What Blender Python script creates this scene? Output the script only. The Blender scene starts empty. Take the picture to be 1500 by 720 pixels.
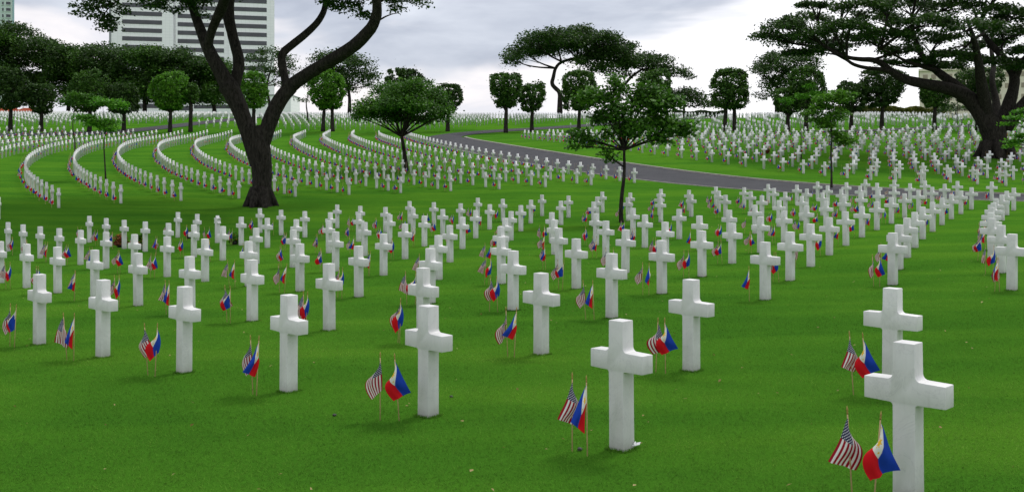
import bpy, bmesh, math, random
import numpy as np
from mathutils import Vector, Matrix
R_ = math.radians
rng = np.random.default_rng(11); random.seed(5)
sc = bpy.context.scene
COL = sc.collection
# ------------------------------------------------------------------ site layout
F = 1460.0                      # focal length in pixels of the 1500 px wide photograph
EYE = 2.30                      # camera height over the datum
CX, CY = 110.9, 145.8           # centre of the concentric grave rows
R1, DR = 176.1, 3.42            # first row's radius, row spacing
# graves of the near lawn: angle of each along its ring (radians), row by row
ROWS = {
    1: [0.8358, 0.8474, 0.8593, 0.8713, 0.8836, 0.8962, 0.9093],
    2: [0.7689, 0.78, 0.7914, 0.8031, 0.8148, 0.8267, 0.8387, 0.8511, 0.8636, 0.8763, 0.8892, 0.9026],
    3: [0.6994, 0.7115, 0.7231, 0.7348, 0.7463, 0.7584, 0.7702, 0.7822, 0.7943, 0.8065, 0.8188, 0.8311, 0.8439, 0.8565, 0.8692],
    4: [0.6889, 0.7013, 0.7134, 0.7257, 0.7379, 0.7498, 0.7619, 0.7743, 0.7865, 0.7989, 0.8113, 0.8238, 0.8364, 0.8494, 0.8623, 0.8757],
    5: [0.6923, 0.7047, 0.7168, 0.7293, 0.7417, 0.7541, 0.7666, 0.7789, 0.7915, 0.804, 0.8166, 0.8295, 0.8425, 0.8558, 0.8692, 0.8828, 0.8965],
    6: [0.6965, 0.7089, 0.7216, 0.734, 0.7464, 0.7589, 0.7716, 0.7842, 0.797, 0.8103, 0.8228, 0.8359, 0.849, 0.8628, 0.8765, 0.8906],
    7: [0.7013, 0.7139, 0.7266, 0.7393, 0.7518, 0.7645, 0.7769, 0.7901, 0.8031, 0.8162, 0.8296, 0.8429, 0.8566, 0.8705, 0.8841],
    8: [0.7066, 0.7193, 0.7321, 0.7449, 0.7577, 0.7964, 0.8099, 0.8233, 0.8367, 0.8505, 0.8645, 0.8785],
    9: [0.7124, 0.7251, 0.738, 0.7511, 0.7642, 0.8171, 0.8309, 0.8447, 0.8585, 0.8728],
    10: [0.7186, 0.7316, 0.7447, 0.7578, 0.7708, 0.8112, 0.8251, 0.839, 0.8531, 0.8673],
    11: [0.7251, 0.7384, 0.7517, 0.7651, 0.7786, 0.792, 0.8058, 0.8194, 0.8336, 0.8477, 0.8617],
    12: [0.7326, 0.7459, 0.7594, 0.773, 0.7866, 0.8004, 0.8139, 0.8281, 0.8424, 0.8569],
    13: [0.7403, 0.7538, 0.7673, 0.7812, 0.795, 0.809, 0.8232, 0.8373, 0.8517],
    14: [0.7486, 0.7623, 0.7763, 0.7902, 0.804, 0.8185, 0.8327, 0.8471],
    15: [0.7571, 0.7711, 0.7851, 0.7994, 0.8137],
    16: [0.7665, 0.7807, 0.795, 0.8093, 0.8238],
}
# curved rows: radius, first and last angle
ENDS = [(163.64, 0.0459, 0.5958), (160.2, 0.0496, 0.5893), (156.76, 0.0517, 0.5877), (153.32, 0.054, 0.5884), (149.88, 0.057, 0.5912), (146.44, 0.0604, 0.5942), (143.0, 0.0646, 0.5978), (139.56, 0.0703, 0.6022), (136.12, 0.0724, 0.6073), (132.68, 0.0834, 0.6123), (129.24, 0.1179, 0.6188), (125.8, 0.0064, 0.6248)]
# terrain heights in cm on a 6 m lattice (B-spline control net)
GC = [
-134,-137,-140,-142,-144,-145,-145,-144,-142,-139,-135,-129,-122,-114,-104,-93,-80,-66,-51,-36,-22,-9,4,16,28,39,49,55,58,58,56,53,48,43,38,34,30,26,24,22,21,21,22,24,27,30,35,39,45,51,57,64,71,79,87,95,103,112,121,130,
-113,-116,-119,-122,-124,-126,-127,-127,-127,-125,-122,-118,-113,-107,-99,-89,-78,-65,-52,-38,-24,-11,1,13,25,37,47,54,57,57,56,53,50,46,42,39,36,34,33,32,33,34,36,39,43,48,53,58,65,71,78,86,94,102,110,118,127,136,145,154,
-91,-95,-98,-102,-105,-107,-109,-110,-111,-111,-109,-107,-104,-99,-93,-85,-76,-65,-53,-40,-27,-15,-2,10,22,34,45,52,55,56,55,53,51,48,45,43,42,41,41,42,44,47,50,55,60,65,71,78,85,92,100,108,116,125,133,142,151,160,169,178,
-69,-73,-77,-81,-85,-88,-91,-93,-95,-96,-96,-95,-94,-91,-87,-82,-75,-66,-56,-44,-31,-19,-6,7,19,31,42,49,53,54,54,53,52,50,49,48,48,49,50,53,56,60,65,70,76,83,90,97,105,113,122,130,139,148,157,166,175,185,194,203,
-46,-50,-55,-59,-64,-68,-71,-75,-77,-80,-82,-83,-83,-83,-81,-78,-74,-68,-60,-50,-39,-27,-13,3,15,26,37,45,49,52,52,52,52,52,52,53,54,56,60,63,68,73,79,86,93,101,109,117,126,135,144,153,162,171,181,190,200,209,219,228,
-21,-27,-32,-37,-42,-46,-51,-55,-59,-63,-66,-69,-71,-72,-73,-73,-72,-70,-65,-58,-49,-38,-25,-10,4,19,31,39,45,48,50,52,53,54,56,58,61,65,69,75,81,87,95,103,111,120,129,138,147,157,166,176,186,195,205,215,225,234,244,254,
4,-2,-7,-13,-18,-24,-29,-34,-39,-44,-48,-53,-57,-61,-64,-67,-69,-70,-69,-65,-59,-50,-38,-21,-4,12,24,33,40,45,49,51,54,56,59,63,68,73,80,87,94,102,111,120,129,139,149,159,169,179,190,200,210,220,230,240,250,260,270,280,
31,25,18,12,6,0,-6,-12,-17,-23,-29,-35,-40,-46,-52,-57,-63,-68,-71,-71,-65,-57,-45,-29,-14,2,17,28,36,43,47,51,55,59,64,70,76,83,91,99,109,118,128,138,149,160,170,181,192,203,214,225,235,246,256,266,276,286,296,306,
59,52,46,39,33,26,19,13,6,0,-7,-14,-21,-28,-35,-43,-52,-61,-68,-73,-70,-59,-45,-30,-18,-3,13,25,35,42,48,53,58,64,70,77,85,94,104,114,124,135,147,158,170,181,193,205,216,228,239,250,261,272,282,293,303,313,323,333,
89,82,75,68,61,54,46,39,32,25,17,10,2,-6,-15,-24,-35,-46,-59,-70,-72,-57,-40,-27,-14,-1,14,27,37,45,51,56,63,69,77,86,96,107,118,130,142,154,167,179,192,204,217,229,241,253,265,277,288,299,310,320,331,341,351,361,
121,113,106,98,91,83,75,68,60,52,45,37,29,20,11,1,-10,-22,-37,-52,-62,-52,-35,-20,-5,9,22,34,44,51,56,62,69,77,87,98,109,122,134,148,161,175,188,202,215,229,242,255,268,280,292,304,316,327,338,348,359,369,379,389,
154,146,138,130,122,114,106,98,90,82,74,66,58,50,41,32,22,12,0,-15,-29,-31,-22,-9,6,19,32,45,54,60,64,70,78,88,99,112,125,139,153,168,183,197,212,227,241,255,269,282,295,308,321,333,344,356,367,378,388,398,408,418,
189,181,173,165,156,148,140,131,123,115,107,99,91,83,75,67,59,50,42,30,14,6,6,13,23,34,46,60,69,72,75,81,90,102,115,129,144,159,175,191,207,222,238,253,268,283,297,311,325,338,350,363,374,386,397,408,418,428,438,448,
226,218,209,201,192,183,175,166,158,150,142,134,126,119,111,104,97,90,82,71,58,50,45,46,51,58,68,80,86,87,89,96,107,120,135,150,167,183,200,217,234,250,266,282,298,313,327,342,355,368,381,394,405,417,428,439,449,459,469,479,
265,257,248,239,230,221,212,203,195,186,178,171,164,157,150,144,137,130,122,113,102,94,88,87,89,95,104,112,112,107,109,117,129,144,160,177,194,211,229,246,263,280,297,313,329,344,359,374,387,401,414,426,438,449,460,470,481,491,500,510,
306,297,288,279,269,260,251,242,233,225,217,210,203,197,191,185,179,173,165,156,147,140,135,134,135,142,153,158,148,136,137,147,160,175,191,208,226,244,261,279,296,314,330,347,363,378,393,407,421,434,447,459,471,482,493,503,513,523,532,542,
349,340,330,321,311,301,292,283,274,265,257,250,244,238,234,229,224,219,212,204,195,188,185,188,196,208,221,220,201,183,182,189,200,214,230,246,263,280,298,315,333,350,366,383,398,414,428,443,456,469,482,494,505,516,527,537,546,556,565,574,
394,384,374,364,354,344,335,325,316,307,299,292,286,281,277,274,271,268,262,255,247,241,241,250,268,288,299,291,269,250,242,243,250,261,274,289,305,321,338,355,372,388,405,421,436,451,466,480,493,506,518,529,541,551,561,571,580,589,598,607,
440,430,420,410,400,390,379,369,359,350,342,335,329,324,322,321,320,319,315,309,303,299,302,319,345,368,373,361,339,319,307,304,306,314,324,337,351,366,382,398,414,430,446,461,476,491,505,518,531,543,555,566,577,587,597,606,615,623,632,640,
489,479,468,458,447,436,426,415,405,395,386,378,372,368,366,367,369,371,371,366,362,360,368,391,421,440,440,426,405,386,372,366,366,370,378,388,401,414,428,443,458,473,488,503,518,531,545,558,570,582,593,604,614,623,633,641,650,658,666,674,
539,528,518,507,496,485,474,463,452,441,432,423,416,411,410,411,415,421,424,423,421,423,435,460,487,500,497,482,464,447,435,428,426,428,434,442,453,465,478,491,505,519,533,547,561,574,587,599,610,621,632,642,651,660,669,677,685,693,700,707,
590,580,569,559,547,536,525,513,501,490,479,469,460,455,452,453,458,465,472,475,477,484,497,519,539,547,543,531,517,504,494,488,486,487,491,498,507,517,529,541,554,567,580,593,605,618,629,641,651,662,672,681,690,698,706,713,721,727,734,741,
643,633,622,612,600,589,577,565,552,540,528,516,506,498,493,493,497,505,514,522,528,537,551,568,582,586,582,574,564,556,550,546,545,546,549,555,562,571,581,592,604,616,628,639,651,662,673,683,693,703,712,720,728,736,743,750,756,762,768,774,
698,687,677,666,655,643,632,619,606,593,580,567,555,544,536,533,536,543,553,563,572,583,596,610,620,623,620,615,610,607,605,604,604,605,607,612,618,626,635,645,655,666,676,687,697,708,717,727,736,744,752,759,767,773,780,786,791,797,802,807,
753,743,733,722,711,700,688,676,663,650,636,622,607,593,582,576,577,582,591,602,614,626,639,650,658,661,661,659,659,660,661,662,662,664,666,670,675,682,690,698,707,717,726,735,744,753,762,770,778,785,792,799,805,811,816,821,826,831,836,840,
809,799,789,779,769,758,746,734,722,709,696,682,666,650,636,627,625,629,637,647,660,672,682,691,698,702,705,709,712,716,718,720,721,722,724,727,732,738,744,752,760,768,776,784,792,799,807,814,820,826,832,838,843,848,852,856,861,864,868,872,
865,856,847,837,827,817,806,795,784,772,760,748,734,718,702,692,689,692,698,706,716,724,731,736,741,747,753,761,768,773,777,779,780,781,783,785,789,794,799,806,812,819,826,832,839,845,851,857,862,867,872,876,880,884,888,891,894,897,900,903,
921,913,904,895,886,876,867,857,847,837,828,819,808,797,784,776,772,772,775,779,783,785,785,786,790,795,804,816,826,833,837,839,840,840,841,843,846,850,854,859,865,870,875,881,886,891,895,900,904,907,911,914,917,919,922,924,926,929,931,933,
977,969,961,953,944,936,927,919,911,903,897,891,886,879,872,866,861,858,858,857,856,851,845,842,843,848,858,873,885,893,897,898,899,899,899,900,902,906,909,913,917,921,924,928,932,935,938,941,944,946,948,950,952,954,955,956,958,959,960,961,
1031,1023,1016,1009,1002,995,987,980,974,969,965,962,960,957,952,948,943,938,935,931,926,917,908,903,902,906,916,930,943,951,955,957,958,958,958,958,959,961,963,966,968,970,972,975,977,979,980,982,983,984,985,985,986,986,987,987,987,987,988,988,
1083,1076,1070,1064,1057,1051,1046,1040,1036,1032,1030,1028,1027,1025,1022,1019,1014,1009,1004,998,991,982,973,967,966,969,977,988,999,1006,1011,1014,1015,1016,1016,1016,1016,1016,1017,1017,1018,1018,1019,1019,1020,1020,1020,1020,1020,1020,1019,1019,1018,1017,1016,1016,1015,1014,1013,1013,
1132,1127,1121,1116,1111,1106,1101,1097,1094,1091,1090,1089,1088,1087,1084,1081,1076,1071,1066,1059,1052,1044,1036,1031,1029,1031,1037,1046,1054,1061,1066,1069,1071,1072,1072,1072,1071,1070,1068,1067,1066,1065,1063,1062,1061,1060,1059,1057,1056,1054,1052,1050,1048,1046,1044,1042,1040,1039,1037,1036,
1179,1174,1169,1165,1160,1156,1153,1150,1148,1146,1145,1144,1143,1141,1139,1135,1131,1127,1121,1115,1108,1102,1095,1091,1089,1091,1095,1101,1107,1113,1118,1121,1124,1125,1126,1125,1123,1121,1117,1114,1111,1108,1106,1103,1100,1098,1095,1092,1089,1085,1082,1079,1075,1072,1069,1066,1064,1061,1059,1056,
1221,1217,1213,1209,1206,1203,1200,1198,1196,1195,1194,1193,1192,1190,1187,1183,1179,1175,1171,1165,1160,1155,1150,1147,1145,1146,1149,1153,1158,1162,1166,1170,1173,1175,1177,1176,1173,1169,1163,1158,1153,1149,1145,1141,1137,1133,1128,1124,1119,1114,1109,1105,1100,1096,1092,1088,1084,1081,1077,1074,
1259,1256,1252,1249,1246,1244,1242,1241,1240,1239,1238,1236,1234,1231,1228,1224,1221,1217,1214,1210,1206,1202,1199,1196,1195,1196,1197,1200,1204,1207,1211,1214,1218,1221,1223,1222,1219,1212,1205,1198,1192,1186,1181,1175,1170,1164,1158,1152,1146,1140,1134,1128,1122,1117,1111,1107,1102,1098,1093,1089,
1292,1289,1286,1284,1282,1280,1278,1277,1277,1276,1275,1273,1271,1267,1263,1259,1256,1253,1250,1248,1245,1243,1241,1240,1239,1239,1240,1242,1244,1246,1249,1253,1257,1261,1264,1264,1259,1251,1242,1233,1226,1219,1213,1206,1200,1192,1185,1177,1170,1162,1155,1147,1140,1134,1128,1122,1117,1111,1106,1102,
1320,1317,1315,1313,1311,1309,1308,1308,1307,1306,1305,1303,1300,1296,1291,1287,1284,1282,1281,1279,1278,1277,1276,1275,1275,1275,1275,1276,1277,1279,1282,1285,1289,1294,1299,1299,1294,1284,1274,1264,1256,1249,1241,1233,1225,1217,1208,1199,1189,1180,1172,1163,1155,1148,1141,1134,1128,1122,1116,1111,
1341,1339,1337,1335,1333,1332,1331,1331,1330,1329,1328,1326,1322,1318,1313,1309,1307,1305,1304,1304,1303,1303,1303,1302,1302,1302,1302,1303,1304,1305,1307,1310,1314,1320,1324,1324,1320,1311,1300,1291,1282,1274,1265,1256,1247,1237,1226,1216,1205,1195,1185,1175,1166,1158,1150,1142,1136,1129,1123,1117,
1355,1353,1352,1350,1349,1348,1347,1347,1346,1345,1343,1340,1336,1332,1328,1325,1323,1321,1321,1320,1320,1320,1320,1320,1320,1320,1321,1321,1321,1323,1325,1328,1332,1336,1340,1340,1337,1331,1322,1313,1303,1294,1284,1274,1263,1252,1240,1228,1216,1204,1193,1183,1173,1164,1155,1147,1140,1133,1126,1119,
1362,1361,1359,1358,1357,1357,1356,1355,1354,1352,1350,1347,1343,1339,1336,1333,1331,1330,1329,1329,1329,1329,1330,1330,1330,1330,1330,1330,1331,1332,1334,1336,1340,1344,1347,1348,1347,1342,1336,1327,1318,1308,1297,1286,1274,1261,1248,1235,1222,1209,1197,1186,1175,1165,1156,1148,1140,1132,1125,1118,
1361,1360,1359,1358,1358,1357,1356,1355,1354,1352,1349,1345,1342,1338,1335,1333,1331,1330,1329,1329,1329,1330,1330,1330,1330,1330,1330,1330,1331,1332,1334,1336,1340,1343,1346,1348,1348,1346,1341,1334,1325,1314,1303,1290,1278,1264,1250,1236,1222,1208,1196,1184,1173,1163,1153,1144,1136,1128,1121,1114,
1352,1351,1351,1350,1349,1349,1348,1347,1345,1343,1340,1336,1332,1329,1326,1324,1322,1321,1321,1321,1321,1321,1321,1321,1321,1321,1321,1322,1322,1323,1325,1327,1330,1334,1337,1340,1341,1341,1338,1332,1323,1312,1300,1287,1274,1260,1245,1230,1216,1202,1189,1177,1166,1155,1146,1137,1129,1121,1113,1106,
1335,1334,1333,1332,1332,1331,1330,1329,1327,1325,1322,1318,1314,1311,1308,1306,1305,1304,1303,1303,1303,1303,1302,1302,1302,1302,1303,1303,1304,1305,1307,1310,1312,1316,1319,1322,1325,1326,1324,1319,1311,1300,1288,1276,1263,1248,1233,1218,1204,1190,1178,1165,1154,1144,1134,1125,1117,1109,1102,1095,
1308,1308,1307,1306,1306,1305,1304,1303,1301,1298,1295,1291,1288,1285,1282,1280,1279,1278,1277,1276,1275,1275,1275,1274,1274,1274,1275,1276,1277,1278,1281,1283,1286,1290,1294,1297,1300,1301,1299,1295,1288,1278,1267,1255,1242,1229,1214,1200,1186,1173,1161,1149,1138,1128,1119,1110,1102,1094,1087,1080,
1274,1274,1273,1272,1272,1271,1270,1268,1266,1263,1260,1257,1254,1251,1249,1247,1245,1243,1242,1241,1240,1239,1238,1238,1238,1238,1238,1239,1241,1243,1246,1249,1253,1256,1260,1264,1266,1267,1266,1262,1256,1247,1237,1226,1214,1202,1189,1176,1163,1150,1139,1128,1117,1108,1099,1091,1083,1076,1069,1062,
1233,1233,1232,1232,1231,1230,1228,1227,1224,1222,1219,1216,1213,1211,1208,1206,1204,1202,1200,1199,1197,1196,1195,1194,1194,1194,1195,1196,1198,1201,1204,1208,1212,1216,1220,1223,1225,1226,1225,1222,1217,1209,1201,1191,1180,1169,1157,1145,1134,1123,1112,1102,1093,1084,1076,1068,1061,1054,1047,1041,
1186,1186,1185,1185,1184,1183,1181,1179,1177,1175,1172,1169,1167,1164,1162,1160,1157,1155,1153,1151,1148,1147,1145,1144,1144,1144,1145,1147,1149,1152,1156,1160,1165,1169,1173,1177,1179,1180,1179,1176,1172,1166,1158,1150,1141,1131,1121,1111,1100,1091,1081,1073,1064,1056,1049,1042,1035,1029,1023,1017,
1134,1134,1133,1133,1132,1130,1129,1127,1125,1122,1120,1117,1115,1113,1110,1108,1105,1103,1100,1097,1094,1092,1090,1089,1088,1088,1090,1092,1094,1098,1103,1108,1113,1118,1122,1126,1128,1129,1128,1126,1122,1117,1111,1104,1097,1088,1080,1071,1063,1055,1047,1040,1032,1026,1019,1013,1007,1001,995,990,
1078,1078,1077,1077,1076,1074,1073,1071,1068,1066,1063,1061,1059,1057,1055,1052,1049,1046,1043,1040,1036,1033,1031,1029,1029,1029,1030,1032,1036,1040,1045,1051,1057,1063,1067,1071,1073,1074,1074,1072,1069,1065,1060,1055,1049,1042,1036,1029,1022,1016,1010,1004,998,992,987,981,976,971,966,961,
1018,1018,1018,1017,1016,1015,1013,1011,1009,1006,1004,1002,1000,998,996,993,990,987,983,979,975,971,968,967,966,966,967,970,973,979,985,992,998,1004,1009,1013,1015,1016,1016,1015,1013,1011,1007,1003,998,994,989,984,979,974,970,965,961,956,952,948,943,939,934,930,
956,957,957,956,955,954,952,949,947,944,942,940,938,936,934,932,929,925,921,916,911,907,904,902,901,901,902,905,909,915,922,930,937,944,949,953,955,957,957,957,956,954,952,949,946,943,940,937,934,931,928,925,922,919,915,912,908,905,901,897,
893,894,894,893,892,891,889,887,884,881,879,877,875,874,872,869,866,862,858,852,846,842,838,836,835,835,836,839,844,850,858,867,875,882,888,892,895,897,897,898,898,897,896,895,893,892,891,889,888,886,885,884,882,880,878,875,872,869,866,863,
830,831,831,830,829,828,826,823,820,818,816,814,812,810,808,806,803,798,793,787,782,777,773,770,769,769,771,774,779,785,794,803,812,820,826,830,834,836,838,839,840,840,840,840,841,841,841,841,841,841,841,841,841,840,839,837,835,833,830,827,
767,767,767,767,766,764,762,760,757,755,753,751,749,747,745,742,738,734,729,723,717,712,708,705,704,704,706,709,715,722,730,740,749,757,763,769,773,776,779,781,782,784,785,787,788,790,791,793,795,796,797,799,799,800,800,799,797,796,794,791,
704,704,704,704,703,701,699,697,694,692,689,687,685,683,681,678,674,670,664,658,652,647,643,640,639,639,641,645,651,658,667,676,686,694,701,707,712,716,720,722,725,728,730,733,736,739,742,745,748,751,753,756,758,759,760,760,759,758,757,755]
GX0, GY0, GH, GNX, GNY = -138.0, -18.0, 6.0, 60, 55
GC = np.array(GC, float).reshape(GNY, GNX) / 100.0

def gz(X, Y):
    """height of the ground (smooth B-spline sheet)"""
    X = np.clip(np.asarray(X, float), GX0 + GH, GX0 + GH*(GNX-3)); Y = np.clip(np.asarray(Y, float), GY0 + GH, GY0 + GH*(GNY-3))
    gx = (X-GX0)/GH; gy = (Y-GY0)/GH
    ix = np.clip(np.floor(gx), 1, GNX-3).astype(int); iy = np.clip(np.floor(gy), 1, GNY-3).astype(int)
    def b(t): return [(1-t)**3/6, (3*t**3-6*t*t+4)/6, (-3*t**3+3*t*t+3*t+1)/6, t**3/6]
    bx = b(gx-ix); by = b(gy-iy); z = 0
    for a in range(4):
        for c in range(4):
            z = z + GC[iy-1+c, ix-1+a]*bx[a]*by[c]
    return z
def gz1(x, y): return float(gz(x, y))
def at(px, py, Y): return Vector(((px-750)/F*Y, Y, EYE-(py-250)/F*Y))
def stand(px, py, y0=12.0, y1=235.0):
    """the point of the ground seen at that place in the photograph"""
    Y = np.arange(y0, y1, .25); u = (px-750)/F
    p = 250 + (EYE - gz(u*Y, Y))*F/Y
    k = np.argmax(p <= py) if (p <= py).any() else len(Y)-1
    return Vector((u*Y[k], Y[k], gz1(u*Y[k], Y[k])))
def ring(R, ph): return CX - R*math.cos(ph), CY - R*math.sin(ph)

# ------------------------------------------------------------------ materials
def mat(name):
    m = bpy.data.materials.new(name); m.use_nodes = True
    nt = m.node_tree; bs = nt.nodes['Principled BSDF']
    return m, nt, bs
def N(nt, t, **kw):
    n = nt.nodes.new(t)
    for k, v in kw.items():
        if k in n.inputs: n.inputs[k].default_value = v
        else: setattr(n, k, v)
    return n
def M(nt, op, a, b=None, c=None):
    n = nt.nodes.new('ShaderNodeMath'); n.operation = op
    for i, v in enumerate((a, b, c)):
        if v is None: continue
        if hasattr(v, 'is_output') or hasattr(v, 'links'): nt.links.new(v, n.inputs[i])
        else: n.inputs[i].default_value = v
    return n.outputs[0]
def mixc(nt, fac, a, b):
    n = nt.nodes.new('ShaderNodeMix'); n.data_type = 'RGBA'
    for i, v in ((0, fac), (6, a), (7, b)):
        if hasattr(v, 'links'): nt.links.new(v, n.inputs[i])
        elif i == 0: n.inputs[0].default_value = v
        else: n.inputs[i].default_value = (*v, 1)
    return n.outputs[2]
def ramp(nt, fac, stops):
    n = nt.nodes.new('ShaderNodeValToRGB'); nt.links.new(fac, n.inputs[0])
    e = n.color_ramp.elements
    while len(e) < len(stops): e.new(.5)
    for el, (p, c) in zip(e, stops):
        el.position = p; el.color = (*c, 1) if len(c) == 3 else c
    return n.outputs[0]
def noise(nt, scale, detail=3, rough=.5, vec=None, dist=0):
    n = N(nt, 'ShaderNodeTexNoise'); n.inputs['Scale'].default_value = scale; n.inputs['Detail'].default_value = detail
    n.inputs['Roughness'].default_value = rough; n.inputs['Distortion'].default_value = dist
    if vec is not None: nt.links.new(vec, n.inputs['Vector'])
    return n.outputs[0]
def coord(nt, which='Object'):
    return nt.nodes.new('ShaderNodeTexCoord').outputs[which]
def geo(nt, which): return nt.nodes.new('ShaderNodeNewGeometry').outputs[which]
def bump(nt, bs, h, strength=.3, dist=.02):
    b = nt.nodes.new('ShaderNodeBump'); b.inputs['Strength'].default_value = strength; b.inputs['Distance'].default_value = dist
    nt.links.new(h, b.inputs['Height']); nt.links.new(b.outputs[0], bs.inputs['Normal'])
def simple(name, c, rough=.6, var=.15, scale=4.0, metal=0.0):
    m, nt, bs = mat(name); v = coord(nt)
    n = noise(nt, scale, 4, .6, v)
    col = ramp(nt, n, [(.3, tuple(x*(1-var) for x in c)), (.7, tuple(min(1, x*(1+var)) for x in c))])
    nt.links.new(col, bs.inputs['Base Color']); bs.inputs['Roughness'].default_value = rough; bs.inputs['Metallic'].default_value = metal
    return m

def make_grass_ground():
    m, nt, bs = mat('lawn'); p = geo(nt, 'Position')
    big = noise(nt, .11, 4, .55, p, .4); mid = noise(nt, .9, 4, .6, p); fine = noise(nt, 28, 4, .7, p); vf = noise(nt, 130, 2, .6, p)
    a = ramp(nt, big, [(.34, (.030, .102, .008)), (.5, (.074, .190, .012)), (.66, (.135, .275, .017))])  # broad tones put soft tree and cloud shade into the lawn colour
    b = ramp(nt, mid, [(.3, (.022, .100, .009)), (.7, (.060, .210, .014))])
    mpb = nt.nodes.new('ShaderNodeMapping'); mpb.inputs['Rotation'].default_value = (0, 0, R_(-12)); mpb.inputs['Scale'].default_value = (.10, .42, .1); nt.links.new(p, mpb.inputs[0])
    shade_band = noise(nt, 1.0, 3, .5, mpb.outputs[0], .5)
    a = mixc(nt, .5, a, ramp(nt, shade_band, [(.38, (.026, .088, .008)), (.5, (.076, .190, .012)), (.62, (.155, .295, .017))]))  # stretched tones paint the shading of uneven ground into the lawn
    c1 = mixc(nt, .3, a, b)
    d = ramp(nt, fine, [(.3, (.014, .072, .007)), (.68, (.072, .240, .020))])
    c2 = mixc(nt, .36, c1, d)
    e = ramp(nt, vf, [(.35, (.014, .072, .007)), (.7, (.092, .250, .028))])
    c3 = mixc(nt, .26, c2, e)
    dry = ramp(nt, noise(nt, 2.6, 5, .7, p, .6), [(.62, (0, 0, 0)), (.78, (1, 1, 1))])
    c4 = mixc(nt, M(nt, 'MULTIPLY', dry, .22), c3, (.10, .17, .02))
    nt.links.new(c4, bs.inputs['Base Color']); bs.inputs['Roughness'].default_value = .95; bs.inputs['Specular IOR Level'].default_value = 0.0
    bump(nt, bs, M(nt, 'ADD', fine, M(nt, 'MULTIPLY', vf, .6)), .8, .03)
    return m
def leafmat(name, dark, midc, light, trans=.25):
    m, nt, bs = mat(name); rnd = geo(nt, 'Random Per Island')
    n = noise(nt, .55, 3, .6, coord(nt))
    f = M(nt, 'ADD', M(nt, 'MULTIPLY', rnd, .55), M(nt, 'MULTIPLY', M(nt, 'SUBTRACT', n, .28), 1.0))
    col = ramp(nt, f, [(.15, dark), (.5, midc), (.95, light)])
    nt.links.new(col, bs.inputs['Base Color']); bs.inputs['Roughness'].default_value = .55; bs.inputs['Specular IOR Level'].default_value = .25
    tr = nt.nodes.new('ShaderNodeBsdfTranslucent'); nt.links.new(col, tr.inputs[0])
    mx = nt.nodes.new('ShaderNodeMixShader'); mx.inputs[0].default_value = trans
    nt.links.new(bs.outputs[0], mx.inputs[1]); nt.links.new(tr.outputs[0], mx.inputs[2])
    nt.links.new(mx.outputs[0], nt.nodes['Material Output'].inputs[0])
    return m
def make_marble():
    m, nt, bs = mat('white_marble'); v = coord(nt)
    oi = nt.nodes.new('ShaderNodeObjectInfo')
    off = nt.nodes.new('ShaderNodeVectorMath'); off.operation = 'ADD'
    cv = nt.nodes.new('ShaderNodeCombineXYZ')
    for i in range(3): nt.links.new(M(nt, 'MULTIPLY', oi.outputs['Random'], 37.0+11*i), cv.inputs[i])
    nt.links.new(v, off.inputs[0]); nt.links.new(cv.outputs[0], off.inputs[1]); vv = off.outputs[0]
    base = ramp(nt, noise(nt, 3.5, 6, .65, vv, .8), [(.3, (.66, .65, .63)), (.6, (.75, .74, .72)), (.8, (.79, .78, .76))])
    vein = ramp(nt, noise(nt, 2.2, 5, .7, vv, 2.2), [(.485, (0, 0, 0)), (.5, (1, 1, 1)), (.515, (0, 0, 0))])
    c = mixc(nt, M(nt, 'MULTIPLY', vein, .28), base, (.42, .42, .43))
    sep = nt.nodes.new('ShaderNodeSeparateXYZ'); nt.links.new(v, sep.inputs[0])
    g = M(nt, 'ADD', sep.outputs[2], M(nt, 'MULTIPLY', noise(nt, 9, 4, .6, vv), .14))
    dirt = ramp(nt, g, [(.07, (1, 1, 1)), (.20, (0, 0, 0))])
    c = mixc(nt, M(nt, 'MULTIPLY', dirt, .45), c, (.30, .29, .22))
    streak = nt.nodes.new('ShaderNodeMapping'); streak.inputs['Scale'].default_value = (14, 14, 1.2); nt.links.new(vv, streak.inputs[0])
    st = ramp(nt, noise(nt, 1.6, 4, .6, streak.outputs[0]), [(.55, (0, 0, 0)), (.78, (1, 1, 1))])
    c = mixc(nt, M(nt, 'MULTIPLY', st, .22), c, (.44, .43, .40))
    tone = M(nt, 'ADD', .90, M(nt, 'MULTIPLY', oi.outputs['Random'], .10))
    sc_ = nt.nodes.new('ShaderNodeVectorMath'); sc_.operation = 'SCALE'; nt.links.new(c, sc_.inputs[0]); nt.links.new(tone, sc_.inputs['Scale'])
    nt.links.new(sc_.outputs[0], bs.inputs['Base Color'])
    bs.inputs['Roughness'].default_value = .55
    bump(nt, bs, noise(nt, 160, 3, .6, v), .12, .004)
    return m
def make_bark(name, a, b):
    m, nt, bs = mat(name); v = coord(nt)
    mp = nt.nodes.new('ShaderNodeMapping'); mp.inputs['Scale'].default_value = (3.5, 3.5, 1.0); nt.links.new(v, mp.inputs[0])
    n = noise(nt, 2.6, 7, .7, mp.outputs[0], .8)
    c = ramp(nt, n, [(.35, a), (.62, b)])
    spots = ramp(nt, noise(nt, 2.2, 5, .75, v), [(.69, (0, 0, 0)), (.74, (1, 1, 1))])
    c = mixc(nt, M(nt, 'MULTIPLY', spots, .5), c, (.20, .19, .17))
    nt.links.new(c, bs.inputs['Base Color']); bs.inputs['Roughness'].default_value = .95; bs.inputs['Specular IOR Level'].default_value = .1
    bump(nt, bs, n, .9, .12)
    return m
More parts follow.
